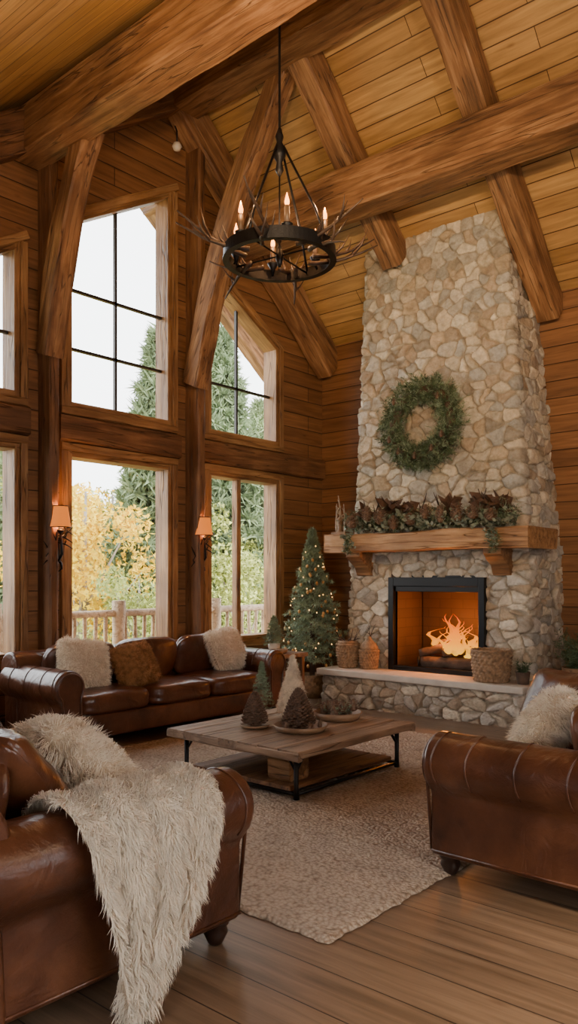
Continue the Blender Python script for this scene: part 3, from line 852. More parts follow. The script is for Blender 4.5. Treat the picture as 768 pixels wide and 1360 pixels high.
multi("antler", antler_parts((0,0,.15),(0.05,0,1),(-.5,0,.4),.28,.018,3,.2)+antler_parts((-.05,0,.02),(-0.05,0,1),(.5,0,.2),.34,.02,3,.05)+antler_parts((.07,0,.02),(0.02,0,1),(-.4,0,.3),.32,.02,3,.1), M_antlerL, md)
box("base_plinth", (-.10,-.05,0), (.11,.05,.03), M_bowl, md, .005)

# ------------------------------------------------------------------ baskets on hearth
def basket(name, loc, r0, r1, h, rows, mat=M_wick):
    e = empty(name, loc); prof = []; sub = 4
    for j in range(rows*sub+1):
        f = j/(rows*sub); prof.append((r0+(r1-r0)*math.sin(f*pi*.55), h*f))
    K = 22
    def rip(a, i, z):
        row = min(rows-1, i//sub); ph = (i % sub)/sub
        return 0.010*math.sin(a*K+pi*(row % 2))*math.sin(pi*max(ph,.12))+.006*math.sin(pi*ph)
    V, F = lathe_np(prof, 132, (0,0,0), rip); F = F[:-1]
    mobj("weave", V, F, mat, e, smooth=True)
    V, F = lathe_np([(r-.012, z) for r, z in prof], 40); F = F[:-1]
    mobj("lining", V, F, mat, e, smooth=True)
    rt = prof[-1][0]
    n = 60; tube("rim", [(rt*math.cos(2*pi*i/n), rt*math.sin(2*pi*i/n), h+.004*math.sin(i*2)) for i in range(n+1)], .014, mat, e, 8, False)
    return e
b1 = basket("wicker_basket", (-3.68, 7.37, 0.412), .165, .195, .31, 9)
for sg in (-1, 1):
    tube("handle", [(sg*.19, -.05, .24), (sg*.215, -.03, .27), (sg*.22, 0, .275), (sg*.215, .03, .27), (sg*.19, .05, .24)], .01, M_wick, b1)
multi("firewood", [tube_np([(-.1+.07*k, -.03, .03), (-.08+.055*k, .06, .27)], .032, 10) for k in range(4)], M_bark, b1)
b2 = basket("rattan_vase", (-5.52, 7.42, 0.412), .10, .13, .27, 9)
tube("neck", [(.10*math.cos(2*pi*i/40), .10*math.sin(2*pi*i/40), .295) for i in range(41)], .02, M_wick, b2, 8, False)
ap = []
for k in range(7):
    a = k*.9; ap += antler_parts((0.02*math.cos(a), .02*math.sin(a), .15), (math.cos(a)*.3, math.sin(a)*.3, 1), (math.cos(a), math.sin(a), .1), .30, .010, 2, .15)
multi("dried_branches", ap, M_antler, b2)
b3 = basket("rattan_lantern", (-5.26, 7.48, 0.412), .09, .11, .21, 7)
lathe("lantern_top", [(.10,.22),(.105,.24),(.08,.29),(.035,.33),(.02,.37)], M_wick, b3)
multi("dried_branches", antler_parts((0,0,.3),(0,.2,1),(0.8,0,.2),.2,.007,3,.3)+antler_parts((0,0,.3),(0.2,.1,1),(-0.8,0,.2),.2,.007,3,.3), M_antler, b3)
b4 = empty("potted_greenery", (-3.34, 7.36, 0.412))
lathe("pot", [(.04,0),(.055,.0),(.07,.12),(.06,.12),(.045,.06),(.005,.06)], M_bark, b4)
V, F = needles_np([((0,0,.08),(random.uniform(-.08,.08),random.uniform(-.08,.08),random.uniform(.14,.24))) for _ in range(40)], 14, .04, .007, .6); mobj("sprigs", V, F, M_pine, b4)
b5 = empty("potted_spruce", (-3.0, 7.95, 0))
lathe("pot", [(.1,0),(.14,0),(.18,.55),(.16,.55),(.12,.4),(.005,.4)], M_wick, b5)
V, F = needles_np([((0,0,.45),(random.uniform(-.22,.22),random.uniform(-.22,.22),random.uniform(.65,.95))) for _ in range(170)], 18, .06, .009, .6); mobj("sprigs", V, F, M_pine, b5)

# ------------------------------------------------------------------ sofas
def puff(name, size, loc, rot, mat, parent, n=6.0, bulge=0.25, cuts=11, pinch=0.0, wr=0.0):
    bm = bmesh.new(); bmesh.ops.create_cube(bm, size=2.0)
    bmesh.ops.subdivide_edges(bm, edges=bm.edges, cuts=cuts, use_grid_fill=True)
    sd = random.random()*90
    for v in bm.verts:
        x, y, z = v.co
        s = 1/((abs(x)**n+abs(y)**n+abs(z)**n)**(1/n))
        x, y, z = x*s, y*s, z*s
        x2, y2 = min(1, abs(x)), min(1, abs(y))
        zz = z*((1-bulge)+bulge*(1-x2*x2)*(1-y2*y2))
        if pinch:
            zz = z*max(0.10, ((1-x2**3)*(1-y2**3))**.55)
            x *= 1-pinch*(1-y2*y2); y *= 1-pinch*(1-x2*x2)
        w = wr*(noise.noise(Vector((x*2.3+sd, y*2.3, z*2)))+.5*noise.noise(Vector((x*5+sd, y*5, z*3))))
        v.co = (x*size[0]/2*(1+w), y*size[1]/2*(1+w), zz*size[2]/2+w*size[2])
    me = bpy.data.meshes.new(name); bm.to_mesh(me); bm.free()
    for p in me.polygons: p.use_smooth = True
    me.materials.append(mat)
    o = bpy.data.objects.new(name, me); COL.objects.link(o); o.parent = parent
    o.location = loc; o.rotation_euler = rot
    return o

def sofa(name, loc, rotz, L, D, nc):
    e = empty(name, loc, rotz)
    r = .145; AW = .26; cc = .12; ch = .55
    for sg in (-1, 1):
        poly = [(0.0,.10),(0.0,.40)]
        for k in range(19):
            a = math.radians(215-260*k/18); poly.append((cc+r*math.cos(a), ch+r*math.sin(a)))
        poly += [(.19,.41),(.185,.10)]
        pp = [(sg*(L/2-AW+s), z) for s, z in poly]
        prism("arm_left" if sg < 0 else "arm_right", pp, 'y', -D/2+.02, D/2, M_leath, e, .022)
        cx = sg*(L/2-AW+cc)
        ring = [(cx+sg*(r-.026)*math.cos(math.radians(215-260*k/30)), D/2+.004, ch+(r-.026)*math.sin(math.radians(215-260*k/30))) for k in range(31)]
        ring = [(sg*(L/2-AW+.024), D/2+.004, .12)]+ring+[(sg*(L/2-AW+.16), D/2+.004, .12)]
        tube("piping", ring, .0085, M_leath, e, 8)
        for yy in (D/2-.06, D/2-.24, D/2-.48, D/2-.72):
            pl = [(cx+sg*(r+.001)*math.cos(math.radians(a)), yy+.01*math.sin(a), ch+(r+.001)*math.sin(math.radians(a))) for a in range(-40, 200, 12)]
            tube("seam", pl, .0045, M_leath, e, 6)
        tube("welt", [(sg*(L/2-AW+.196), -D/2+.03, .43), (sg*(L/2-AW+.196), D/2-.01, .43)], .007, M_leath, e, 8)
        tube("bottom_welt", [(sg*(L/2-AW+.188), -D/2+.03, .125), (sg*(L/2-AW+.188), D/2-.01, .125)], .006, M_leath, e, 8)
        for k in range(2):
            yy = D/2-.07 if k == 0 else -D/2+.09
            lathe("foot_front" if k == 0 else "foot_rear", [(.022,0),(.03,.008),(.05,.05),(.042,.075),(.055,.085),(.055,.11)], M_foot, e, 20, (sg*(L/2-.15), yy, 0))
    poly = [(.0,.10),(-.02,.55)]
    for k in range(19):
        a = math.radians(-30+250*k/18); poly.append((-.13+r*math.cos(a), .66+r*math.sin(a)))
    poly += [(-.21,.5),(-.2,.10)]
    prism("back_rest", [(-D/2+.23+s, z) for s, z in poly], 'x', -L/2+.06, L/2-.06, M_leath, e, .02)
    box("seat_base", (-L/2+AW-.01, -D/2+.1, .10), (L/2-AW+.01, D/2-.03, .30), M_leath, e, .025)
    iw = (L-2*AW)/nc
    for i in range(nc):
        cx = -L/2+AW+iw*(i+.5)
        puff("seat_cushion", (iw-.006, D-.22, .22), (cx, .105, .385), (0,0,0), M_leath, e, 6, .16, 13, wr=.018)
        puff("back_cushion", (iw-.01, .42, .18), (cx, -D/2+.30, .66), (math.radians(78), 0, 0), M_leath, e, 4.5, .35, 11, wr=.03)
    return e
SA = sofa("leather_sofa", (-6.00, 4.95, 0), -pi/2, 2.80, 0.92, 3)
SC = sofa("leather_sofa.001", (-3.20, 1.63, 0), 0.0, 2.15, 1.24, 2)
SR = sofa("leather_sofa.002", (-1.52, 4.10, 0), pi/2, 1.60, 0.98, 2)

def pillow(name, loc, rot, s, mat, bmat, n, fl=.035, sz=None, fw=.0032):
    e = empty(name, loc); e.rotation_euler = rot
    o = puff("pillow_body", sz or (s, s, s*.46), (0,0,0), (0,0,0), bmat, e, 5, .3, 13, pinch=.08, wr=.04)
    if n:
        M = e.rotation_euler.to_matrix().inverted() @ Vector((0,0,-1))
        fur("fur_pile", o, n, fl, fw, mat, tuple(M), .5, e, 200, .8, .15)
    return e
R = math.radians
pillow("fur_pillow", (-5.96, 4.10, .69), (R(68), R(8), R(76)), .48, M_cream, M_creamB, 7500, .045)
pillow("fur_pillow.001", (-5.99, 5.90, .70), (R(66), R(-6), R(97)), .48, M_cream, M_creamB, 7500, .045)
pillow("brown_fur_pillow", (-5.84, 4.58, .66), (R(62), R(-8), R(84)), .42, M_brownf, M_brownf, 6500, .042)
pillow("fur_pillow.002", (-2.88, 1.94, .67), (R(40), R(10), R(165)), .54, M_cream, M_creamB, 11000, .05)
pillow("leather_pillow", (-2.66, 1.50, .72), (R(52), 0, R(185)), .52, M_leath, M_leath, 0)
pillow("dark_fur_pillow", (-3.55, 1.80, .70), (R(55), 0, R(180)), .46, M_darkf, M_darkf, 5000)
pillow("fur_pillow.003", (-1.66, 3.92, .69), (R(55), R(-6), R(-68)), .46, M_cream, M_creamB, 8500, .045)
pillow("leather_pillow.001", (-1.80, 4.42, .70), (R(62), 0, R(-20)), .50, M_leath, M_leath, 0)

# throw blanket
th = empty("fur_throw_blanket")
ac = (-3.20+1.075-.26+.12, .55); rr = .158
path = [(ac[0]-.42, .53), (ac[0]-.30, .525), (ac[0]-.20, .54)]
for k in range(13):
    a = R(205-215*k/12); path.append((ac[0]+rr*math.cos(a), ac[1]+rr*math.sin(a)))
for z in np.linspace(.50, .05, 16): path.append((ac[0]+rr+.004, float(z)))
cum = [0]
for i in range(1, len(path)): cum.append(cum[-1]+math.dist(path[i], path[i-1]))
nW = 60; V = []; F = []
for i, (x, z) in enumerate(path):
    f = cum[i]/cum[-1]; g = max(0, (f-.5)/.5)
    yl = 1.44+.11*g+.015*math.sin(f*9); yr = 2.06-.40*g**1.4+.015*math.sin(f*11)
    for k in range(nW+1):
        t = k/nW; y = yl+(yr-yl)*t
        rp = .032*(1+math.sin(t*22+f*1.5))*(.3+g) + .012*(1+noise.noise(Vector((t*4, f*5, 0))))
        cx, czz = ac
        dv = Vector((x-cx, z-czz)) if i > 2 else Vector((0, 1))
        if i > 15: dv = Vector((1, 0))
        dv.normalize()
        V.append((x+dv.x*rp, y, z+dv.y*rp))
for i in range(len(path)-1):
    for k in range(nW):
        a = i*(nW+1)+k; F.append((a, a+nW+1, a+nW+2, a+1))
tb = mobj("blanket", V, F, M_creamB, th, smooth=True)
me = tb.data
if me.polygons[len(me.polygons)-5].normal.x < 0:
    me.flip_normals()
fur("fur_pile", tb, 55000, .052, .0024, M_cream, (0,0,-1), .9, th, 1300, .5, .18)

# ------------------------------------------------------------------ rug
V = []; F = []
rx0, rx1, ry0, ry1 = -5.48, -1.93, 2.46, 6.35
nx, ny = 200, 215
for j in range(ny+1):
    for i in range(nx+1):
        x = rx0+(rx1-rx0)*i/nx; y = ry0+(ry1-ry0)*j/ny
        edge = (i in (0, nx)) or (j in (0, ny))
        wx = .014*noise.noise(Vector((0, y*5, 1)))+.014*noise.noise(Vector((0, y*18, 1))) if i in (0, nx) else 0
        wy = .014*noise.noise(Vector((x*5, 0, 4)))+.014*noise.noise(Vector((x*18, 0, 4))) if j in (0, ny) else 0
        z = .004 if edge else .018+.006*random.random()+.010*math.sin(y*62+3*noise.noise(Vector((x*3,y*3,0))))*noise.noise(Vector((x*9, y*3, 0)))
        V.append((x+wx, y+wy, z))
for j in range(ny):
    for i in range(nx):
        a = j*(nx+1)+i; F.append((a, a+1, a+nx+2, a+nx+1))
mobj("wool_rug", V, F, M_rug, smooth=True)

# ------------------------------------------------------------------ coffee table
tx0, tx1, ty0, ty1, TZ = -4.44, -3.19, 3.77, 5.14, 0.36
tb = empty("coffee_table")
n = 7; w = (tx1-tx0)/n
for i in range(n):
    x = tx0+w*(i+.5)
    beam(f"plank_{i+1}", (x, ty0+random.uniform(-.006,.006), TZ-.025), (x, ty1+random.uniform(-.006,.006), TZ-.025), w-.004, .05, M_table, tb, rough=.002, bev=.006)
for nm, a, b in (("edge_front", (tx0,ty0+.02,TZ-.035), (tx1,ty0+.02,TZ-.035)), ("edge_back", (tx0,ty1-.02,TZ-.035), (tx1,ty1-.02,TZ-.035))):
    beam(nm, a, b, .045, .058, M_table, tb, rough=.002)
for nm, x in (("apron_left", tx0+.10), ("apron_right", tx1-.10)):
    box(nm, (x-.015, ty0+.1, TZ-.075), (x+.015, ty1-.1, TZ-.05), M_iron, tb)
fr = []
LX = (tx0+.10, tx1-.10); LY = (ty0+.10, ty1-.10)
Z0 = .028
for x in LX:
    for y in LY:
        fr.append(tube_np([(x,y,Z0),(x,y,.10),(x,y,TZ-.06)], [.022,.016,.018], 10))
        sx = 1 if x == LX[0] else -1; sy = 1 if y == LY[0] else -1
        fr.append(tube_np([(x,y,TZ-.16),(x+sx*.07,y,TZ-.07)], .008, 8)); fr.append(tube_np([(x,y,TZ-.16),(x,y+sy*.07,TZ-.07)], .008, 8))
for x in LX: fr.append(tube_np([(x,LY[0],.06),(x,LY[1],.06)], .012, 8))
for y in LY: fr.append(tube_np([(LX[0],y,.06),(LX[1],y,.06)], .012, 8))
multi("iron_frame", fr, M_iron, tb)
for i in range(5):
    x = LX[0]+.05+(LX[1]-LX[0]-.1)*(i+.5)/5
    beam(f"shelf_plank_{i+1}", (x, LY[0]-.0, .085), (x, LY[1], .085), .19, .03, M_timbD, tb, rough=.001, bev=.005)
beam("wooden_block", ((LX[0]+LX[1])/2+.20, 4.05, .176), ((LX[0]+LX[1])/2+.40, 4.05, .176), .2, .15, M_timb, tb)

def tray(name, x, y, r, h=.035):
    e = empty(name, (x, y, TZ+.002))
    lathe("tray", [(r*.55,0),(r*.85,.004),(r,h),(r*.95,h),(r*.8,.014),(.005,.012)], M_bowl, e)
    return e
t1 = tray("pinecone_tray", -3.97, 4.20, .115, .025); multi("pinecone", pinecone_parts(.25, .10, (0,0,.015), 170), M_cone, t1, False)
t2 = tray("pinecone_bowl", -3.64, 4.33, .20, .045); multi("pinecone", pinecone_parts(.29, .125, (-.02,0,.015), 210), M_cone, t2, False)
pc = []
for k in range(5):
    a = k*1.3+2; pc += pinecone_parts(.06, .03, (.14*math.cos(a), .14*math.sin(a), .016), 40, 'egg')
multi("small_pinecones", pc, M_coneL, t2, False)
t3 = tray("acorn_bowl", -3.72, 4.87, .19, .06)
pc = []
for k in range(11):
    a = k*2.4; q = .037*k**.5; pc += pinecone_parts(.095, .048, (q*math.cos(a)*1.2, q*math.sin(a)*1.2, .02+.025*(k % 3)), 46, 'egg')
multi("pinecones", pc, M_coneL, t3, False)
V, F = needles_np([((random.uniform(-.12,.12),random.uniform(-.12,.12),.05),(random.uniform(-.17,.17),random.uniform(-.17,.17),.12)) for _ in range(40)], 12, .04, .005, .6); mobj("sprigs", V, F, M_pineL, t3)
t4 = empty("frosted_cone_tree", (-4.03, 4.70, TZ+.002))
def ripw(a, i, z): return .006*math.sin(a*9+z*70)
lathe("cone", [(.11,.05)]+[(.125*(1-k/16)+.004, .05+.44*k/16) for k in range(1, 17)], M_white, t4, 48, (0,0,0), ripw)
fur("frosting", t4.children[0], 4500, .026, .004, M_white, (0,0,-1), .5, t4, 200)
lathe("base", [(.06,0),(.07,.01),(.03,.02),(.03,.06)], M_bowl, t4)
t5 = empty("miniature_spruce", (-4.27, 4.60, TZ+.002))
V, F = needles_np([((a[0],a[1],a[2]+.05),(b[0],b[1],b[2]+.05)) for a,b in conifer_twigs(.38,.10,60,.03,.1,3)], 9, .022, .004, .6); mobj("branches", V, F, M_pineL, t5)
lathe("base", [(.04,0),(.045,.03),(.012,.035),(.01,.1)], M_bowl, t5)

# ------------------------------------------------------------------ side table + plant
st = empty("side_table", (-5.98, 6.74, 0))
beam("top", (-.24, 0, .585), (.24, 0, .585), .44, .045, M_table, st, rough=.002)
for sx in (-1, 1):
    for sy in (-1, 1): beam("leg", (sx*.19, sy*.17, 0), (sx*.19, sy*.17, .56), .045, .045, M_timb, st, rough=.001, bev=.005)
beam("shelf", (-.2, 0, .2), (.2, 0, .2), .36, .025, M_table, st, rough=.001)
for sy in (-1, 1): beam("apron", (-.19, sy*.17, .52), (.19, sy*.17, .52), .025, .08, M_timb, st, rough=.001)
sp = empty("potted_cypress", (-6.1, 6.78, .609))
lathe("pot", [(.05,0),(.06,0),(.075,.09),(.065,.09),(.05,.06),(.005,.06)], M_slab, sp)
V, F = needles_np([((a[0],a[1],a[2]+.07),(b[0],b[1],b[2]+.07)) for a,b in conifer_twigs(.34,.15,60,.03,.1,3)], 12, .03, .005, .6); mobj("branches", V, F, M_pineL, sp)
sp = empty("small_bowl", (-5.85, 6.64, .609))
lathe("bowl", [(.03,0),(.05,.01),(.07,.05),(.062,.05),(.04,.02),(.005,.018)], M_bowl, sp)

# ------------------------------------------------------------------ chandelier
CHP = (-3.745, 4.22, 3.76)
CH = empty("antler_chandelier", CHP)
def ring(name, r0, r1, z0, z1, mat, parent, seg=72):
    V = []; F = []
    for (r, z) in ((r0,z0),(r1,z0),(r1,z1),(r0,z1)):
        for k in range(seg): V.append((r*math.cos(2*pi*k/seg), r*math.sin(2*pi*k/seg), z))
    for j in range(4):
        for k in range(seg): F.append((j*seg+k, j*seg+(k+1)%seg, ((j+1)%4)*seg+(k+1)%seg, ((j+1)%4)*seg+k))
    o = mobj(name, V, F, mat, parent); fix_normals(o); return o
ring("ring_band", .378, .400, -.04, .035, M_iron, CH)
ring("ring_lip", .360, .406, -.05, -.04, M_iron, CH)
fr = []
for k in range(4):
    a = k*pi/2+.15
    fr.append(tube_np([(.385*math.cos(a), .385*math.sin(a), .0), (.30*math.cos(a), .30*math.sin(a), .25), (.035*math.cos(a), .035*math.sin(a), .76)], .0085, 8))
    fr.append(tube_np([(.385*math.cos(a), .385*math.sin(a), -.01), (-.385*math.cos(a), -.385*math.sin(a), -.01)], .006, 8))
ctop = cz(CHP[1])-CHP[2]-.01
fr.append(tube_np([(0,0,.60),(0,0,.9),(0,0,ctop)], .009, 8))
fr.append(lathe_np([(.01,.56),(.03,.60),(.02,.66),(.045,.70),(.045,.74),(.02,.80),(.03,.84),(.012,.90)], 16))
fr.append(lathe_np([(.01,-.09),(.02,-.06),(.03,-.02),(.02,.03),(.012,.06)], 16))
fr.append(tube_np([(0,0,.0),(0,0,.6)], .006, 8))
multi("iron_frame", fr, M_iron, CH)
cand = []; cups = []; bulbs = []
for k in range(6):
    a = k*pi/3+.35; r = .34
    x, y = r*math.cos(a), r*math.sin(a); zb = .04
    cups.append(lathe_np([(.008,zb-.05),(.016,zb-.02),(.04,zb+.02),(.042,zb+.028),(.018,zb+.035)], 14, (x,y,0)))
    cand.append(lathe_np([(.019,zb+.02),(.019,zb+.15)], 12, (x,y,0)))
    bulbs.append(lathe_np([(.008,zb+.15),(.016,zb+.165),(.017,zb+.182),(.010,zb+.21),(.002,zb+.24)], 10, (x,y,0)))
    if k % 2 == 0: light("candle_light", 'POINT', (x, y, zb+.30), 13, (1,0.5,0.2), CH, .02)
    cups += [tube_np([(x,y,zb-.03),(x*1.05,y*1.05,-.02)], .009, 6)]
multi("candle_cups", cups, M_iron, CH); multi("candle_sleeves", cand, M_candle, CH); multi("flame_bulbs", bulbs, M_bulb, CH)
ap = []
for k in range(12):
    a = k*2*pi/12+.2; d = Vector((math.cos(a), math.sin(a), -.05+.1*math.sin(k*2)))
    s = Vector((-d.y, d.x, 0))*(1 if k % 2 else -1)
    ap += antler_parts(Vector((math.cos(a)*.24, math.sin(a)*.24, -.01)), d*.9+s*.5, Vector((0,0,1))+d*.3, .46, .019, 4, .45 if k % 3 else -.2)
multi("antlers", ap, M_antler, CH)

# ------------------------------------------------------------------ sconces
def sconce(name, y):
    e = empty(name, (XW+.09, y, 1.62))
    p = []
    p.append(lathe_np([(.005,-.0),(.014,.01),(.014,.4),(.005,.41)], 10, (.02,0,.02)))
    for k in range(9):
        a = R(-60+k*18); p += antler_parts((.03,0,.03+.035*k), (.5,math.sin(a*1.7)*1.4,.1), (0,0,1), .17, .014, 2, .6 if k % 2 else -.5)
    p.append(tube_np([(.02,0,.05),(.10,0,.0),(.15,0,.06),(.14,0,.16),(.12,0,.27)], [.01,.014,.014,.012,.01], 8))
    p.append(tube_np([(.02,0,.05),(.06,.05,-.03),(.10,.03,-.08),(.08,0,-.11)], [.014,.012,.01,.004], 8))
    p.append(lathe_np([(.01,.25),(.03,.27),(.034,.285),(.012,.29)], 12, (.12,0,0)))
    multi("iron_bracket", p, M_iron, e)
    box("backplate", (-.003,-.06,-.02), (.02,.06,.38), M_iron, e, .004)
    n = 28; V = []; F = []
    for r, z in ((.100,.31),(.070,.51)):
        for k in range(n): V.append((.12+r*math.cos(2*pi*k/n), r*math.sin(2*pi*k/n), z))
    for k in range(n): F.append((k, (k+1)%n, n+(k+1)%n, n+k))
    mobj("lampshade", V, F, M_shade, e, smooth=True)
    for rr_, zz_ in ((.100,.31),(.070,.51)):
        tube("shade_rim", [(.12+rr_*math.cos(2*pi*i/28), rr_*math.sin(2*pi*i/28), zz_) for i in range(29)], .005, M_iron, e, 6, False)
    lathe("bulb", [(.008,.33),(.02,.37),(.02,.40),(.004,.43)], M_bulb, e, 12, (.12,0,0))
    light("sconce_light", 'POINT', (.12,0,.49), 10, (1,0.42,0.13), e, .03)
    light("sconce_light_low", 'POINT', (.13,0,.33), 8, (1,0.42,0.13), e, .03)
sconce("wall_sconce", 4.22); sconce("wall_sconce.001", 6.06)

sl = empty("gable_spotlight", (XW+.40, 5.50, 5.98))
lathe("spot_globe", [(.001,-.05),(.035,-.035),(.05,0),(.035,.035),(.001,.05)], M_slab, sl)
tube("spot_hook", [(0,0,.05),(0,0,.16),(-.05,.02,.24)], .008, M_iron, sl)

# ------------------------------------------------------------------ added out-of-frame lamps that fill the room with warm light
def pendant(name, x, y, z, en):  # unseen hanging lamp, added as warm fill
    e = empty(name, (x, y, z))
    n = 32; V, F = lathe_np([(.24,-.12),(.26,.0),(.24,.12)], n); F = F[:-2]
    mobj("fill_pendant_shade", V, F, M_shade2, e, smooth=True)
    tube("cord", [(0,0,-.02),(0,0,cz(y)-z-.25)], .006, M_iron, e)
    light("pendant_light", 'POINT', (0,0,-.02), en, (1,0.76,0.5), e, .14)
pendant("fill_pendant", 0.3, 1.9, 3.1, 38)
pendant("fill_pendant.001", 1.8, 4.2, 3.4, 62)
def add_fill_spot(name, loc, tgt, en, ang):  # unseen fixture, added to brighten the ceiling and chimney
    e = empty(name, loc); d = (Vector(tgt)-Vector(loc)).normalized()
    q = d.to_track_quat('-Z', 'Y')
    l = light("fill_spot_lamp", 'SPOT', d*.09, en, (1,0.71,0.41), e, .07, spot_size=R(ang), spot_blend=.8)
    l.rotation_euler = q.to_euler()
    V, F = tube_np([-d*.1, -d*.06, d*.06], [.03,.07,.08], 20, False)
    mobj("fill_spot_can", V, F, M_iron, e, smooth=True)
    tube("fill_spot_yoke", [(0,0,0),(0,0,.12)], .012, M_iron, e)
add_fill_spot("fill_spotlight", (-0.6, 1.85, 3.75), (-4.6, 7.4, 3.4), 450, 58)
add_fill_spot("fill_spotlight.001", (-2.2, 1.85, 3.75), (-4.3, 6.6, 6.2), 360, 80)
add_fill_spot("fill_spotlight.002", (0.4, 1.85, 3.75), (-2.2, 7.4, 5.6), 360, 80)
add_fill_spot("fill_spotlight.003", (-3.9, 1.75, 3.75), (-5.4, 4.4, 5.6), 110, 90)

# ------------------------------------------------------------------ exterior
dk = empty("deck_railing")
XD = -8.35
def pole(p0, p1, r, seg=10):
    n = 6; return tube_np([Vector(p0).lerp(Vector(p1), i/n)+Vector((random.uniform(-.005,.005),random.uniform(-.005,.005),0)) for i in range(n+1)], [r*random.uniform(.93,1.07) for _ in range(n+1)], seg)
pr = [pole((XD,-1,1.0),(XD,13,1.0),.05), pole((XD,-1,.18),(XD,13,.18),.04)]
y = -0.9
while y < 13: pr.append(pole((XD,y,.18),(XD,y,.97),.026,8)); y += .155
for y in np.arange(-0.6, 13, 1.72): pr.append(pole((XD,y,0),(XD,y,1.16),.085,14))
multi("log_rails", pr, M_deck, dk)
box("deck_platform", (XD-.2, -1.4, -.14), (XW-.2, 13.5, -.02), M_deck)
box("ground", (-90, -60, -3.2), (XD-.4, 110, -3.0), M_ground)

ep = empty("porch_roof")
def pz(y): return 7.15-.77*(y-6.2) if y > 6.2 else 7.15-.6*(6.2-y)
V = []
for x in (-6.95, -8.6):
    for y in (9.9, 6.2, -1.0): V.append((x, y, pz(y)+.2))
mobj("soffit", V, [(0,1,4,3),(1,2,5,4)], M_ceil, ep)
beam("barge_rafter_right", (-8.45, 6.2, pz(6.2)), (-8.45, 9.9, pz(9.9)), .2, .4, M_timb, ep)
beam("barge_rafter_left", (-8.45, 6.2, pz(6.2)), (-8.45, -1, pz(-1)), .2, .4, M_timb, ep)
beam("outrigger", (-6.95, 6.9, pz(6.9)-.1), (-8.5, 6.9, pz(6.9)-.1), .24, .28, M_timb, ep)

def pine_mat(name, c): return simple(name, c, 0.8, var=.35, vscale=1.2)
M_px = [pine_mat("spruce_near", (0.18,0.24,0.125)), pine_mat("spruce_mid", (0.31,0.38,0.21)), pine_mat("spruce_far_hazed", (0.52,0.57,0.42))]  # paler with distance: mist haze put into the needle colours
M_au = simple("autumn_leaves", (0.95,0.58,0.02), 0.7, var=.25, vscale=1.5)
M_ag = simple("birch_green_leaves", (0.42,0.46,0.13), 0.7, var=.3, vscale=1.5)
M_trunk = simple("birch_trunk", (0.35,0.30,0.25), 0.8, var=.4, vscale=4)
fo = empty("forest_trees")
def ctree_mesh(nm, h, R_, nb, mat, nl=.28, nw=.07, per=12):
    V, F = needles_np(conifer_twigs(h, R_, nb, .05, .25, 5), per, nl, nw, .6)
    return mobj(nm, V, F, mat, fo)
def place(o, x, y, z, s=1.0, rz=0.0):
    o.location = (x, y, z); o.scale = (s, s, s); o.rotation_euler = (0,0,rz)
def dup(o, mat=None):
    c = o.copy()
    if mat:
        c.data = o.data
        c.material_slots[0].link = 'OBJECT'; c.material_slots[0].material = mat
    COL.objects.link(c); return c
def ray(px, t):
    a = (px-384)/1050.0
    return (t*(.756*a-.655), t*(.655*a+.756))
base = ctree_mesh("spruce", 10.0, 2.0, 230, M_px[0])
x, y = ray(210, 17); place(base, x, y, -3, 1.0)
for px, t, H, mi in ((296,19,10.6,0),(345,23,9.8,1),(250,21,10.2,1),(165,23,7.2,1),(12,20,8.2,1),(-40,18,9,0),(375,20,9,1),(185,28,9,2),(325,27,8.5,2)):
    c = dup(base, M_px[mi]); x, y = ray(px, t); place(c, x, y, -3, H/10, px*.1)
for i in range(34):
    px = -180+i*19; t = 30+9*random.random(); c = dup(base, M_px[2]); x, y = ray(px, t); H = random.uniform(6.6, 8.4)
    place(c, x, y, -3, 1, i*1.1); c.scale = (1.3, 1.3, H/10)
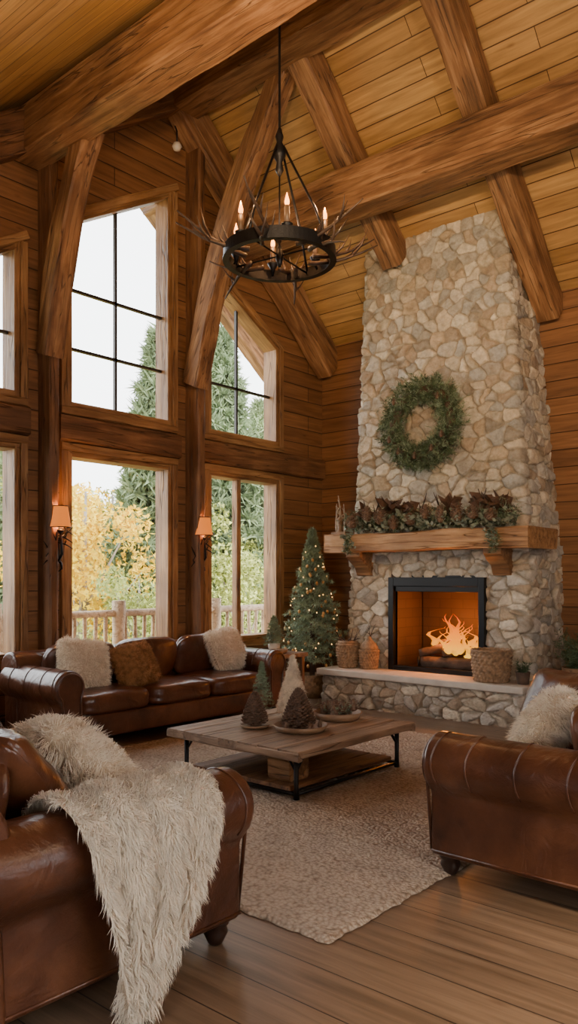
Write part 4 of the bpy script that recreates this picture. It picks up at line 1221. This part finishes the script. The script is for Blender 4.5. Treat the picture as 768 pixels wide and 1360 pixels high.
def decid(nm, h, R_, n, mat):
    C = [(random.gauss(0,.5)*R_, random.gauss(0,.5)*R_, h*random.uniform(.35,.95), random.uniform(.3,.6)*R_) for _ in range(26)]
    ci = RNG.integers(0, len(C), n); Ca = np.array(C)[ci]
    d = norm(RNG.normal(size=(n,3)))*(RNG.random((n,1))**.5)
    P = Ca[:, :3]+d*Ca[:, 3:4]
    a = RNG.normal(size=(n,3)); b = RNG.normal(size=(n,3)); a = norm(a)*.10; b = norm(b)*.10
    V = np.stack([P, P+a, P+a*.5+b], 1).reshape(-1,3)
    o = mobj(nm, V, np.arange(len(V)).reshape(-1,3), mat, fo)
    br = [tube_np([(0,0,0),(0.05,0,h*.5),(0,.1,h*.95)], [.13,.09,.02], 8)]
    for c in C: br.append(tube_np([(0.03,0,c[2]*.7),(c[0],c[1],c[2])], [.04,.01], 5))
    multi(nm+"_trunk", br, M_trunk, o); return o
d1 = decid("birch", 6.5, 1.3, 8500, M_au); x, y = ray(108, 14.5); place(d1, x, y, -3, .98)
def dupd(o, mat, px, t, s, rz):
    c = dup(o, mat); x, y = ray(px, t); place(c, x, y, -3, s, rz)
    k = o.children[0].copy(); COL.objects.link(k); k.parent = c
dupd(d1, M_au, 150, 19, 1.05, 1.0); dupd(d1, M_ag, 60, 20, 1.1, 2.0); dupd(d1, M_ag, 285, 19, .95, 3.0)
dupd(d1, M_ag, 355, 20, 1.0, 4.0); dupd(d1, M_au, 10, 24, 1.1, 5.0); dupd(d1, M_au, 95, 24, 1.15, .5); dupd(d1, M_ag, 190, 14, .72, 2.5); dupd(d1, M_ag, 320, 17, .85, 1.4)

# ------------------------------------------------------------------ world, sun, camera
w = bpy.data.worlds.new("overcast_sky"); bpy.context.scene.world = w; w.use_nodes = True
nt = w.node_tree; bg = nt.nodes["Background"]
tc = nt.nodes.new("ShaderNodeTexCoord"); s = nt.nodes.new("ShaderNodeSeparateXYZ"); nt.links.new(tc.outputs["Generated"], s.inputs[0])
r = ramp(nt, [(0.0, (0.85,0.87,0.87)), (0.15, (0.98,0.99,1.0)), (1.0, (0.88,0.94,1.0))]); nt.links.new(s.outputs[2], r.inputs["Fac"])
nt.links.new(r.outputs["Color"], bg.inputs["Color"]); bg.inputs["Strength"].default_value = 7.0
light("sun", 'SUN', (0,0,20), 5.0, (1,0.82,0.58), None, R(8), rot=(R(54.6), 0, R(70.5)))

cam = bpy.data.cameras.new("camera"); co = bpy.data.objects.new("camera", cam); COL.objects.link(co)
co.location = (0, 0, 1.45); co.rotation_euler = (R(90), 0, R(40.9))
cam.sensor_width = 36; cam.lens = 36*1050/1360; cam.shift_y = 88/1360; cam.clip_end = 300; cam.clip_start = .05
bpy.context.scene.camera = co
bpy.context.view_layer.update()
print("objects", len(bpy.data.objects))
